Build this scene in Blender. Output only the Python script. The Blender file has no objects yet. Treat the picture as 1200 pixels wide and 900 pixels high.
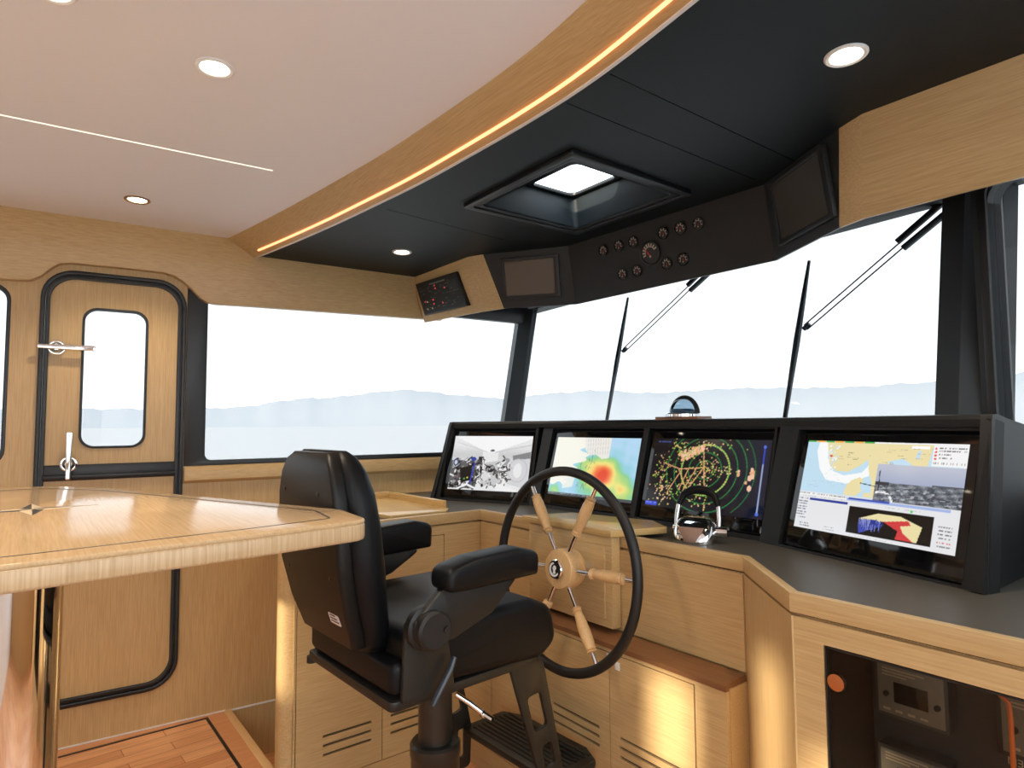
import bpy, bmesh, math, random
import numpy as np
from mathutils import Vector as V, Matrix as M

# ------------------------------------------------------------------ camera, sky, sun, exposure
S = bpy.context.scene
COL = S.collection
YAW, PITCH, ROLL, FPX = .9164477, .0638829, -.0071999, 742.24
cd = bpy.data.cameras.new('camera'); cam = bpy.data.objects.new('camera', cd); COL.objects.link(cam)
cd.sensor_fit = 'HORIZONTAL'; cd.sensor_width = 36; cd.lens = FPX*36/1200; cd.clip_start = .02; cd.clip_end = 20000
_f = V((-math.sin(YAW)*math.cos(PITCH), math.cos(YAW)*math.cos(PITCH), math.sin(PITCH)))
_r0 = V((math.cos(YAW), math.sin(YAW), 0)); _u0 = _r0.cross(_f)
_r = _r0*math.cos(ROLL) + _u0*math.sin(ROLL); _u = _u0*math.cos(ROLL) - _r0*math.sin(ROLL)
cam.matrix_world = M(((_r.x, _u.x, -_f.x, 0), (_r.y, _u.y, -_f.y, 0), (_r.z, _u.z, -_f.z, 1.35), (0, 0, 0, 1)))
S.camera = cam
S.view_settings.view_transform = 'Standard'; S.view_settings.look = 'None'
S.view_settings.gamma = 1; S.view_settings.use_curve_mapping = False
S.view_settings.exposure = 0.1
SKY = 3.7; SUN = 8.5; SUNDIR = V((.15, -1, .33)); LAMP = 2.6
w = bpy.data.worlds.new('sky'); S.world = w; w.use_nodes = True
nt = w.node_tree; bg = nt.nodes['Background']
tcw = nt.nodes.new('ShaderNodeTexCoord'); sep = nt.nodes.new('ShaderNodeSeparateXYZ'); rmp = nt.nodes.new('ShaderNodeValToRGB')
nt.links.new(tcw.outputs['Generated'], sep.inputs[0]); nt.links.new(sep.outputs[2], rmp.inputs[0]); nt.links.new(rmp.outputs[0], bg.inputs[0])
rmp.color_ramp.elements[0].color = (.97, .985, 1, 1); rmp.color_ramp.elements[1].color = (.80, .91, 1, 1)
bg.inputs[1].default_value = SKY
sd = bpy.data.lights.new('sun', 'SUN'); sd.energy = SUN; sd.color = (1, .85, .66); sd.angle = math.radians(1.8)
sun = bpy.data.objects.new('sun', sd); COL.objects.link(sun); sun.location = SUNDIR*30
sun.rotation_euler = SUNDIR.to_track_quat('Z', 'Y').to_euler()
S.cycles.max_bounces = 10; S.cycles.diffuse_bounces = 5; S.cycles.transparent_max_bounces = 16
S.cycles.sample_clamp_indirect = 6; S.cycles.caustics_reflective = False; S.cycles.caustics_refractive = False

# ------------------------------------------------------------------ materials
def lin(c):
    c = np.asarray(c, float)/255
    return np.where(c <= .04045, c/12.92, ((c+.055)/1.055)**2.4)
def srgb(r, g, b): return tuple(lin((r, g, b)))+(1,)
def mat(name, col, rough=.5, metal=0., spec=.5, coat=0., emit=None, es=0., noise=0.):
    m = bpy.data.materials.new(name); m.use_nodes = True
    n = m.node_tree; b = n.nodes['Principled BSDF']
    b.inputs['Base Color'].default_value = col; b.inputs['Roughness'].default_value = rough
    b.inputs['Metallic'].default_value = metal; b.inputs['Specular IOR Level'].default_value = spec
    b.inputs['Coat Weight'].default_value = coat; b.inputs['Coat Roughness'].default_value = .08
    if emit: b.inputs['Emission Color'].default_value = emit; b.inputs['Emission Strength'].default_value = es
    if noise:
        t = n.nodes.new('ShaderNodeTexCoord'); z = n.nodes.new('ShaderNodeTexNoise'); z.inputs['Scale'].default_value = 180
        bp = n.nodes.new('ShaderNodeBump'); bp.inputs['Strength'].default_value = noise; bp.inputs['Distance'].default_value = .002
        n.links.new(t.outputs['Object'], z.inputs['Vector']); n.links.new(z.outputs['Fac'], bp.inputs['Height']); n.links.new(bp.outputs[0], b.inputs['Normal'])
    return m
def wood(name, light, dark, axis, rough=.35, coat=.0, fine=260., spec=.4):
    m = mat(name, light, rough, 0, spec, coat); n = m.node_tree; b = n.nodes['Principled BSDF']
    t = n.nodes.new('ShaderNodeTexCoord'); mp = n.nodes.new('ShaderNodeMapping')
    sc = [fine]*3; sc['XYZ'.index(axis)] = fine*.03; mp.inputs['Scale'].default_value = sc
    z = n.nodes.new('ShaderNodeTexNoise'); z.inputs['Scale'].default_value = 1; z.inputs['Detail'].default_value = 3; z.inputs['Roughness'].default_value = .6
    mp2 = n.nodes.new('ShaderNodeMapping'); s2 = [9.]*3; s2['XYZ'.index(axis)] = .8; mp2.inputs['Scale'].default_value = s2
    z2 = n.nodes.new('ShaderNodeTexNoise'); z2.inputs['Scale'].default_value = 1; z2.inputs['Detail'].default_value = 2
    ad = n.nodes.new('ShaderNodeMath'); ad.operation = 'MULTIPLY_ADD'; ad.inputs[1].default_value = .22
    r = n.nodes.new('ShaderNodeValToRGB'); r.color_ramp.elements[0].position = .38; r.color_ramp.elements[1].position = .85
    r.color_ramp.elements[0].color = dark; r.color_ramp.elements[1].color = light
    n.links.new(t.outputs['Object'], mp.inputs[0]); n.links.new(mp.outputs[0], z.inputs['Vector'])
    n.links.new(t.outputs['Object'], mp2.inputs[0]); n.links.new(mp2.outputs[0], z2.inputs['Vector'])
    n.links.new(z2.outputs['Fac'], ad.inputs[0]); n.links.new(z.outputs['Fac'], ad.inputs[2]); n.links.new(ad.outputs[0], r.inputs[0])
    n.links.new(r.outputs[0], b.inputs['Base Color'])
    bp = n.nodes.new('ShaderNodeBump'); bp.inputs['Strength'].default_value = .12; bp.inputs['Distance'].default_value = .001
    n.links.new(z.outputs['Fac'], bp.inputs['Height']); n.links.new(bp.outputs[0], b.inputs['Normal'])
    return m
OL, OD = srgb(205, 176, 128), srgb(182, 150, 102)
WX = wood('oak_grain_across', OL, OD, 'X'); WY = wood('oak_grain_fore_aft', OL, OD, 'Y'); WZ = wood('oak_grain_upright', OL, OD, 'Z')
WT = wood('pale_oak_table', srgb(198, 172, 136), srgb(180, 151, 112), 'X', .13, .0, 220, .12)
WTE = wood('pale_oak_edge', srgb(202, 177, 142), srgb(172, 144, 106), 'Z', .3, 0, 240)
WH = wood('pale_oak_handle', srgb(222, 184, 134), srgb(200, 160, 108), 'Z', .3)
WL = wood('pale_oak_lid', srgb(214, 184, 128), srgb(190, 156, 100), 'X', .22)
NOSE = wood('pale_nosing', srgb(226, 190, 140), srgb(206, 168, 116), 'X', .3)
BLK = mat('black_trim', srgb(22, 24, 26), .38); BLKM = mat('black_ceiling', srgb(26, 34, 38), .5, spec=.25)
PODB = mat('black_pod', srgb(34, 35, 36), .42, spec=.35)
CONS = mat('console_black', srgb(27, 28, 28), .5, spec=.3, noise=.05)
CTOP = mat('counter_taupe', srgb(82, 78, 70), .42, spec=.4, noise=.05)
SEALM = mat('pillar_dark', srgb(46, 52, 56), .5, spec=.35)
LEA = mat('black_leather', srgb(11, 13, 16), .42, spec=.22, noise=.12); SHELL = mat('charcoal_shell', srgb(19, 19, 18), .4, spec=.3)
RUB = mat('black_rubber', srgb(18, 19, 20), .5); CHR = mat('chrome', (.86, .86, .87, 1), .06, 1.); BRC = mat('copper_disc', srgb(205, 150, 110), .25, 1.)
STL = mat('dark_steel', srgb(66, 64, 60), .3, .7); GMET = mat('gunmetal', srgb(48, 47, 44), .4, .5)
WHT = mat('white_headliner', srgb(236, 236, 241), .55, spec=.25); OFFW = mat('off_white', srgb(228, 228, 226), .5)
LGT = mat('lamp_glow', (1, .9, .74, 1), .5, emit=(1, .86, .66, 1), es=14); LED = mat('led_amber', (1, .6, .3, 1), .5, emit=(1, .32, .15, 1), es=2.4)
LEDW = mat('led_white', (1, .95, .85, 1), .5, emit=(1, .88, .66, 1), es=1.25)
RED = mat('red_needle', srgb(200, 30, 44), .4); REDL = mat('red_led', srgb(230, 60, 60), .4, emit=(1, .12, .12, 1), es=.3); AMBL = mat('pale_led', srgb(200, 190, 150), .4)
IVO = mat('dial_marking', srgb(176, 164, 146), .5); DIAL = mat('dial_black', srgb(12, 12, 13), .35)
SCRD = mat('screen_off', srgb(92, 80, 66), .12, spec=.5); SCRD2 = mat('screen_off_dark', srgb(72, 70, 66), .1, spec=.5)
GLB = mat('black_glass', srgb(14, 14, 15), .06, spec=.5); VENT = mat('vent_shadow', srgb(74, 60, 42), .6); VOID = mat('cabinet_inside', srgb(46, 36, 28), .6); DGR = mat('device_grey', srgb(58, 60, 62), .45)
DFACE = mat('device_face', srgb(126, 122, 110), .4); DBLUE = mat('device_blue', srgb(44, 62, 120), .4); ORG = mat('orange_cable', srgb(206, 106, 48), .45); TAN = mat('print_tan', srgb(190, 172, 150), .5)
WSHL = mat('wiper_dark', srgb(84, 94, 102), .45)
def glass(name, tint=(1, 1, 1, 1), refl=.06, rough=.0):
    m = bpy.data.materials.new(name); m.use_nodes = True; n = m.node_tree; n.nodes.clear()
    o = n.nodes.new('ShaderNodeOutputMaterial'); mx = n.nodes.new('ShaderNodeMixShader'); t = n.nodes.new('ShaderNodeBsdfTransparent'); g = n.nodes.new('ShaderNodeBsdfGlossy')
    fr = n.nodes.new('ShaderNodeFresnel'); fr.inputs[0].default_value = 1.35
    t.inputs[0].default_value = tint; g.inputs['Roughness'].default_value = rough; g.inputs['Color'].default_value = (refl*10, refl*10, refl*10, 1)
    ge = n.nodes.new('ShaderNodeNewGeometry'); iv = n.nodes.new('ShaderNodeMath'); iv.operation = 'SUBTRACT'; iv.inputs[0].default_value = 1; mu = n.nodes.new('ShaderNodeMath'); mu.operation = 'MULTIPLY'
    n.links.new(ge.outputs['Backfacing'], iv.inputs[1]); n.links.new(iv.outputs[0], mu.inputs[0]); n.links.new(fr.outputs[0], mu.inputs[1])
    n.links.new(mu.outputs[0], mx.inputs[0]); n.links.new(t.outputs[0], mx.inputs[1]); n.links.new(g.outputs[0], mx.inputs[2]); n.links.new(mx.outputs[0], o.inputs[0])
    return m
GLS = glass('window_glass', (.59, .602, .606, 1)); GCL = glass('clear_glass', (.97, .985, .99, 1)); GTINT = glass('smoked_glass', (.86, .84, .80, 1), .06); GDOME = glass('dome_glass', (.6, .72, .8, 1), .1)
def teak():
    m = mat('teak_planks', srgb(190, 120, 72), .4, spec=.4); n = m.node_tree; b = n.nodes['Principled BSDF']
    t = n.nodes.new('ShaderNodeTexCoord'); mp = n.nodes.new('ShaderNodeMapping'); mp.inputs['Rotation'].default_value = (0, 0, math.radians(90-4.2))
    br = n.nodes.new('ShaderNodeTexBrick'); br.inputs['Scale'].default_value = 1; br.inputs['Brick Width'].default_value = .47; br.inputs['Row Height'].default_value = .075
    br.inputs['Mortar Size'].default_value = .0012; br.inputs['Color1'].default_value = srgb(222, 168, 122); br.inputs['Color2'].default_value = srgb(198, 138, 94); br.inputs['Mortar'].default_value = srgb(120, 66, 38); br.offset = .37
    z = n.nodes.new('ShaderNodeTexNoise'); z.inputs['Scale'].default_value = 1; z.inputs['Detail'].default_value = 3
    mp2 = n.nodes.new('ShaderNodeMapping'); mp2.inputs['Scale'].default_value = (110, 5, 110)
    mx = n.nodes.new('ShaderNodeMix'); mx.data_type = 'RGBA'; mx.blend_type = 'MULTIPLY'; mx.inputs[0].default_value = .5
    n.links.new(t.outputs['Object'], mp.inputs[0]); n.links.new(mp.outputs[0], br.inputs[0]); n.links.new(t.outputs['Object'], mp2.inputs[0]); n.links.new(mp2.outputs[0], z.inputs[0])
    n.links.new(br.outputs[0], mx.inputs[6]); n.links.new(z.outputs['Fac'], mx.inputs[7]); 
    mul = n.nodes.new('ShaderNodeMix'); mul.data_type = 'RGBA'; mul.blend_type = 'MULTIPLY'; mul.inputs[0].default_value = 1; mul.inputs[7].default_value = (1.35, 1.35, 1.35, 1)
    n.links.new(mx.outputs[2], mul.inputs[6]); n.links.new(mul.outputs[2], b.inputs['Base Color'])
    return m
TEAK = teak(); TEAKB = wood('teak_border', srgb(216, 158, 112), srgb(194, 134, 90), 'Y', .4)
def vcol(name, emit):
    m = bpy.data.materials.new(name); m.use_nodes = True; n = m.node_tree; b = n.nodes['Principled BSDF']
    a = n.nodes.new('ShaderNodeVertexColor'); a.layer_name = 'picture'
    if emit:
        b.inputs['Base Color'].default_value = (.01, .01, .01, 1); b.inputs['Roughness'].default_value = .12
        n.links.new(a.outputs[0], b.inputs['Emission Color']); b.inputs['Emission Strength'].default_value = emit
    else: n.links.new(a.outputs[0], b.inputs['Base Color'])
    return m
SCREEN = vcol('lit_screen', .95); PRINT = vcol('printed_face', 0)

# ------------------------------------------------------------------ builders
PM = {}
def setp(o, label=None, cat=None, group=None, kind=None):
    for k, v in (('label', label), ('category', cat), ('group', group), ('kind', kind)):
        if v: o[k] = v
    return o
def empty(name, loc, rz=0., label=None, cat=None, group=None, kind=None):
    o = bpy.data.objects.new(name, None); COL.objects.link(o); o.empty_display_size = .05
    o.location = loc; o.rotation_euler = (0, 0, rz); PM[o] = M.Translation(V(loc)) @ M.Rotation(rz, 4, 'Z')
    return setp(o, label, cat, group, kind)
X_, Y_, Z_ = V((1, 0, 0)), V((0, 1, 0)), V((0, 0, 1))
def rrect(x0, x1, y0, y1, r, n=6):
    if not isinstance(r, (tuple, list)): r = (r,)*4
    out = []
    for (cx, cy, a0), q in zip(((x1, y1, 0), (x0, y1, 90), (x0, y0, 180), (x1, y0, 270)), r):
        sx = -1 if cx == x1 else 1; sy = -1 if cy == y1 else 1
        if q < 1e-6: out.append((cx, cy)); continue
        for i in range(n+1):
            a = math.radians(a0+90*i/n); out.append((cx+sx*q+q*math.cos(a), cy+sy*q+q*math.sin(a)))
    return out
def circ(cx, cy, r, n=28, a0=0., a1=360.):
    full = abs(a1-a0-360) < 1e-6
    return [(cx+r*math.cos(math.radians(a0+(a1-a0)*i/(n if full else n-1))), cy+r*math.sin(math.radians(a0+(a1-a0)*i/(n if full else n-1)))) for i in range(n)]
def roundpoly(pts, rs, n=6):
    out = []; N = len(pts)
    if not isinstance(rs, (list, tuple)): rs = [rs]*N
    for i in range(N):
        p = V(pts[i]); a = V(pts[i-1]); b = V(pts[(i+1) % N]); r = rs[i]
        if r <= 0: out.append(tuple(p)); continue
        da = (a-p); db = (b-p); la, lb = da.length, db.length; da.normalize(); db.normalize()
        ang = da.angle(db); t = min(r/math.tan(ang/2), la*.49, lb*.49); s = p+da*t; e = p+db*t
        for k in range(n+1):
            q = k/n; out.append(tuple(s*(1-q)**2+p*2*q*(1-q)+e*q*q))
    return out
class MB:
    def __init__(s): s.bm = bmesh.new()
    def merge(s, b, mtx=None):
        if mtx is not None: b.transform(mtx)
        me = bpy.data.meshes.new('t'); bmesh.ops.recalc_face_normals(b, faces=b.faces); b.to_mesh(me); b.free(); s.bm.from_mesh(me); bpy.data.meshes.remove(me); return s
    @staticmethod
    def frame(o, u, v, n): return M(((u.x, v.x, n.x, o.x), (u.y, v.y, n.y, o.y), (u.z, v.z, n.z, o.z), (0, 0, 0, 1)))
    def box(s, a, b, bev=0., seg=2, fr=None):
        q = bmesh.new(); bmesh.ops.create_cube(q, size=1)
        for vt in q.verts: vt.co = V([(a[i]+b[i])/2+vt.co[i]*(b[i]-a[i]) for i in range(3)])
        if bev: bmesh.ops.bevel(q, geom=q.edges[:], offset=bev, segments=seg, affect='EDGES', profile=.5)
        return s.merge(q, fr)
    def prism(s, poly, t0, t1, fr=None, bev=0., seg=2):
        q = bmesh.new(); lo = [q.verts.new((x, y, t0)) for x, y in poly]; hi = [q.verts.new((x, y, t1)) for x, y in poly]; n = len(poly)
        q.faces.new(lo[::-1]); q.faces.new(hi)
        for i in range(n): q.faces.new((lo[i], lo[(i+1) % n], hi[(i+1) % n], hi[i]))
        q.normal_update(); bmesh.ops.recalc_face_normals(q, faces=q.faces); q.normal_update()
        if bev:
            bmesh.ops.bevel(q, geom=[e for e in q.edges if abs(e.verts[0].co.z-e.verts[1].co.z) < 1e-6], offset=bev, segments=seg, affect='EDGES', profile=.5)
        q.normal_update(); bmesh.ops.triangulate(q, faces=[f for f in q.faces if len(f.verts) > 4])
        return s.merge(q, fr)
    def sheet(s, outer, holes, t0, t1, fr=None, bev=0.):
        c = bpy.data.curves.new('c', 'CURVE'); c.dimensions = '2D'; c.fill_mode = 'BOTH'; c.extrude = abs(t1-t0)/2-bev; c.bevel_depth = bev; c.bevel_resolution = 1; c.offset = -bev
        for L in [outer]+holes:
            sp = c.splines.new('POLY'); sp.points.add(len(L)-1); sp.use_cyclic_u = True
            for p, (x, y) in zip(sp.points, L): p.co = (x, y, 0, 1)
        o = bpy.data.objects.new('c', c); COL.objects.link(o); dg = bpy.context.evaluated_depsgraph_get(); dg.update()
        me = bpy.data.meshes.new_from_object(o.evaluated_get(dg)); bpy.data.objects.remove(o); bpy.data.curves.remove(c)
        q = bmesh.new(); q.from_mesh(me); bpy.data.meshes.remove(me); bmesh.ops.remove_doubles(q, verts=q.verts, dist=1e-5)
        q.transform(M.Translation((0, 0, (t0+t1)/2))); return s.merge(q, fr)
    def loft(s, rings, closed=True, cap=True):
        q = bmesh.new(); R = [[q.verts.new(p) for p in r] for r in rings]; n = len(R[0])
        for a, b in zip(R, R[1:]):
            for i in range(n if closed else n-1): q.faces.new((a[i], a[(i+1) % n], b[(i+1) % n], b[i]))
        if cap and closed: q.faces.new(R[0][::-1]); q.faces.new(R[-1])
        return s.merge(q)
    def lathe(s, prof, o, axis, seg=28):
        o = V(o); a = V(axis).normalized(); u = a.orthogonal().normalized(); v = a.cross(u); rings = []
        for r, h in prof: rings.append([o+a*h+(u*math.cos(t)+v*math.sin(t))*max(r, 1e-4) for t in [2*math.pi*i/seg for i in range(seg)]])
        return s.loft(rings)
    def cyl(s, p0, p1, r0, r1=None, seg=20):
        p0 = V(p0); p1 = V(p1); return s.lathe([(r0, 0), (r0 if r1 is None else r1, (p1-p0).length)], p0, p1-p0, seg)
    def tube(s, pts, r, seg=10, closed=False):
        pts = [V(p) for p in pts]; n = len(pts); rings = []; pu = None
        for i, p in enumerate(pts):
            if closed: t = pts[(i+1) % n]-pts[i-1]
            else: t = pts[min(i+1, n-1)]-pts[max(i-1, 0)]
            t.normalize(); u = t.orthogonal().normalized() if pu is None else (pu-t*pu.dot(t)).normalized(); pu = u; v = t.cross(u)
            rr = r[i] if isinstance(r, (list, tuple)) else r
            rings.append([p+(u*math.cos(a)+v*math.sin(a))*rr for a in [2*math.pi*k/seg for k in range(seg)]])
        if closed: rings.append(rings[0]); q = s.loft(rings, cap=False); bmesh.ops.remove_doubles(s.bm, verts=s.bm.verts, dist=1e-6); return q
        return s.loft(rings)
    def sphere(s, c, r, sc=(1, 1, 1), seg=16):
        q = bmesh.new(); bmesh.ops.create_uvsphere(q, u_segments=seg, v_segments=seg//2, radius=r)
        for vt in q.verts: vt.co = V((vt.co.x*sc[0]+c[0], vt.co.y*sc[1]+c[1], vt.co.z*sc[2]+c[2]))
        return s.merge(q)
    def build(s, name, m, parent=None, world=True, smooth=38, subsurf=0, root=None, **kw):
        b = s.bm; bmesh.ops.remove_doubles(b, verts=b.verts, dist=1e-6)
        me = bpy.data.meshes.new(name); o = bpy.data.objects.new(name, me); COL.objects.link(o)
        if parent is None:
            if world:
                xs = np.array([v.co[:] for v in b.verts]); c = V(((xs[:, 0].min()+xs[:, 0].max())/2, (xs[:, 1].min()+xs[:, 1].max())/2, xs[:, 2].min()))
                b.transform(M.Translation(-c)); o.location = c; PM[o] = M.Translation(c)
        else:
            o.parent = parent; PM[o] = PM[parent]
            if world: b.transform(PM[parent].inverted())
        b.to_mesh(me); b.free(); me.materials.append(m)
        me.polygons.foreach_set('use_smooth', [True]*len(me.polygons))
        if smooth < 180: me.set_sharp_from_angle(angle=math.radians(smooth))
        if subsurf: md = o.modifiers.new('round', 'SUBSURF'); md.levels = md.render_levels = subsurf
        return setp(o, **kw)
def picture(name, img, origin, u, v, n, wu, hv, m, parent, off=0.):
    """flat lit picture; img[row from top, col]"""
    H, W, _ = img.shape; me = bpy.data.meshes.new(name); inv = PM[parent].inverted()
    vs = [inv @ (V(origin)+u*(wu*x/(W-1))+v*(hv*(1-y/(H-1)))+n*off) for y in range(H) for x in range(W)]
    idx = np.arange(H*W).reshape(H, W); fs = np.stack([idx[1:, :-1], idx[1:, 1:], idx[:-1, 1:], idx[:-1, :-1]], -1).reshape(-1, 4)
    me.from_pydata(vs, [], fs.tolist()); a = me.color_attributes.new('picture', 'FLOAT_COLOR', 'POINT')
    a.data.foreach_set('color', np.concatenate([lin(img), np.ones((H, W, 1))], -1).astype(np.float32).ravel())
    me.materials.append(m); o = bpy.data.objects.new(name, me); COL.objects.link(o); o.parent = parent; PM[o] = PM[parent]; return o

# ------------------------------------------------------------------ outside: hills and sea
def hills():
    rng = random.Random(4); b = MB(); q = bmesh.new(); D = 6000.; rows = []
    prof = [(-120, 1.2), (-95, 1.35), (-80, 1.45), (-77, 1.55), (-70, 2.4), (-62, 3.15), (-56, 2.6), (-53, 2.3), (-49, 2.8), (-45, 3.0), (-40, 2.7), (-33, 2.95), (-25, 2.8), (-18, 3.0), (-12, 3.5), (0, 3.2), (30, 2.4), (60, 1.5)]
    def el(a):
        for (a0, e0), (a1, e1) in zip(prof, prof[1:]):
            if a0 <= a <= a1: t = (a-a0)/(a1-a0); t = t*t*(3-2*t); return e0+(e1-e0)*t
        return 1.2
    for i in range(361):
        a = -120+180*i/360; e = el(a)+.05*math.sin(a*2.3)+.04*math.sin(a*5.1+1)+rng.uniform(-.015, .015); az = math.radians(a); d = V((math.sin(az), math.cos(az), 0))
        rows.append([d*(D*k)+V((0, 0, z)) for k, z in ((.80, -14), (.88, D*math.tan(math.radians(e))*.45), (1., D*math.tan(math.radians(e))), (1.25, D*math.tan(math.radians(e))*.5), (1.5, -14))])
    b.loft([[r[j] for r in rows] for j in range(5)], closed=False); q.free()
    b.build('hills', mat('hazy_hillside', (.48, .50, .53, 1), 1., spec=0.), kind='structure')  # distance haze is put into this even pale base colour
    m = mat('pale_sea', (.55, .55, .555, 1), .9, spec=.06); n = m.node_tree; bs = n.nodes['Principled BSDF']
    t = n.nodes.new('ShaderNodeTexCoord'); z = n.nodes.new('ShaderNodeTexNoise'); z.inputs['Scale'].default_value = .35; z.inputs['Detail'].default_value = 4
    bp = n.nodes.new('ShaderNodeBump'); bp.inputs['Strength'].default_value = .5; bp.inputs['Distance'].default_value = .5
    n.links.new(t.outputs['Object'], z.inputs['Vector']); n.links.new(z.outputs['Fac'], bp.inputs['Height']); n.links.new(bp.outputs[0], bs.inputs['Normal'])
    s = MB(); s.box((-9000, -9000, -14), (9000, 9000, -4)); s.build('sea', m, kind='structure')
hills()

# ------------------------------------------------------------------ port wall frame (s along the wall, z up, n into the room)
PYW = -.0740358; W0 = V((-3.322, .469, 0)); WD = V((-math.sin(PYW), math.cos(PYW), 0)); WN = V((WD.y, -WD.x, 0))
WF = MB.frame(W0, WD, Z_, WN)
def struct(b, name, m, **k): return b.build(name, m, kind='structure', **k)
DOORHOLE = rrect(-.437, .122, .168, 2.037, .125, 8)
WIN1 = roundpoly([(.215, 1.19), (2.01, 1.19), (2.15, 2.0), (.215, 2.0)], [.035, .01, .01, .03], 6); WIN2 = rrect(-1.75, -.535, 1.19, 1.955, .07)
b = MB(); b.sheet([(-3.2, -.3), (2.1, -.3), (2.1, 1.16), (.125, 1.16), (.125, 2.2), (-3.2, 2.2)], [DOORHOLE, WIN2], -.05, 0, WF)
struct(b, 'wall_port', WZ)
# shaped oak band above door and windows
bot = [(-3.2, 1.968), (-.52, 1.966), (-.47, 1.972), (-.435, 1.995), (-.405, 2.03), (-.375, 2.055), (-.33, 2.064), (-.15, 2.067), (.02, 2.066), (.06, 2.058), (.10, 2.036), (.14, 2.0), (.175, 1.963), (.205, 1.945), (.24, 1.94), (.43, 1.945), (1.46, 1.965)]
b = MB(); b.prism(bot+[(1.46, 2.32), (-3.2, 2.32)], .0, .04, WF, .004)
struct(b, 'trim_1', WY)
# ledge moulding below the big window
b = MB(); b.prism([(0, 1.085), (.016, 1.09), (.028, 1.10), (.03, 1.15), (.024, 1.163), (.0, 1.166)], .128, 1.98, MB.frame(W0, WN, Z_, WD)); struct(b, 'trim_2', WY)
# thin light joint where the wall meets the deck
b = MB(); b.box((-2.6, -.004, .0), (.56, .004, .003), fr=WF); b.box((-2.6, 0, .0), (.33, .008, .003), fr=WF); struct(b, 'baseboard_port', OFFW)
# windows of the port side
def window(name, hole, frame_outer, m, z0=-.04, z1=.004):
    e = empty(name, W0, 0, kind='structure')
    b = MB(); b.sheet(frame_outer, [hole], z0, z1, WF, .002); b.build('window_frame', m, e)
    xs = [p[0] for p in frame_outer]; ys = [p[1] for p in frame_outer]
    cx_, cy_ = sum(xs)/len(xs), sum(ys)/len(ys); b = MB(); b.prism([(cx_+(x-cx_)*.992, cy_+(y-cy_)*.985) for x, y in frame_outer], -.030, -.026, WF); b.build('window_pane', GLS, e)
window('window_1', WIN1, [(.126, 1.163), (2.01, 1.163), (2.165, 2.1), (.126, 2.1)], BLK)
WIN2i = rrect(-1.735, -.55, 1.205, 1.94, .06)
window('window_2', WIN2i, WIN2, BLK, -.045, -.002)
# door
d = empty('door_1', W0+WD*-.158, 0, kind='structure')
b = MB(); b.sheet(rrect(-.437, .122, .168, 2.037, .125, 8), [rrect(-.421, .106, .186, 2.020, .11, 8)], -.04, .016, WF, .004)
b.sheet(rrect(-.419, .104, .189, 2.017, .108, 8), [rrect(-.403, .087, .206, 2.0, .095, 8)], -.04, .010, WF, .003)
b.box((-.41, 1.122, -.03), (.092, 1.190, .006), .004, fr=WF); b.box((-.41, 1.128, 0), (.092, 1.148, .014), .004, fr=WF); b.build('door_frame', BLK, d)
DW = rrect(-.282, -.037, 1.262, 1.878, .055, 8)
b = MB(); b.sheet(rrect(-.405, .089, 1.18, 2.002, (.095, .095, .0, .0), 8), [DW], -.03, -.004, WF); b.build('door_leaf', WZ, d, label='upper door leaf with a glazed opening')
b = MB(); b.sheet(rrect(-.405, .089, .204, 1.13, (0, 0, .095, .095), 8), [], -.03, -.004, WF); b.build('door_leaf', WZ, d, label='plain lower door leaf')
b = MB(); b.sheet(rrect(-.286, -.033, 1.258, 1.882, .058, 8), [rrect(-.276, -.043, 1.268, 1.872, .05, 8)], -.03, .002, WF, .001); b.build('window_gasket', SEALM, d)
b = MB(); b.box((-.283, 1.261, -.018), (-.036, 1.879, -.014), fr=WF); b.build('door_pane', GLS, d)
def door_handle(vert, s, z, label):
    b = MB(); fu, fv = (WD, Z_) if not vert else (Z_, WD)
    o = W0+WD*s+Z_*z
    fr = MB.frame(o, fu, fv, WN if not vert else WN)
    b.sheet(circ(0, 0, .032, 30), [circ(0, 0, .022, 30)], -.006, .010, fr, .002); b.cyl(o-WN*.006, o+WN*.04, .013)
    b.prism(roundpoly([(-.066, -.009), (.14, -.012), (.14, .012), (-.066, .009)], [.008]*4), .032, .044, fr, .003)
    b.build('door_handle', CHR, d, label=label)
door_handle(False, -.374, 1.695, 'chrome lever handle lying level'); door_handle(True, -.317, 1.193, 'chrome lever handle standing upright')

# ------------------------------------------------------------------ decks
b = MB(); b.prism([(-3.7, -3), (.9, -3), (.9, 2.1), (-2.3, 2.1), (-2.3, .8), (-3.7, .8)], -.06, 0); struct(b, 'floor', TEAK)
b = MB(); b.prism([(-3.7, .8), (-2.27, .8), (-2.27, 2.1), (-3.7, 2.1)], -.32, -.25); struct(b, 'floor', TEAK)
b = MB(); b.prism([(-3.38, -3), (-3.27, -3), (-3.2715, .185), (-3.272, .718), (-2.3, .730), (-2.3, .792), (-3.32, .790), (-3.345, .40), (-3.42, -3)], 0, .0015); struct(b, 'trim_3', TEAKB)
b = MB(); b.prism([(-3.277, -3), (-3.265, -3), (-3.267, .706), (-2.3, .718), (-2.3, .732), (-3.279, .718)], 0, .0025); struct(b, 'trim_4', BLK)
b = MB(); b.box((-3.33, .79, -.05), (-2.3, .825, .004), .004); struct(b, 'trim_5', NOSE)
b = MB(); b.box((-3.33, .795, -.27), (-2.3, .815, -.05)); struct(b, 'trim_6', WX)

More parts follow.
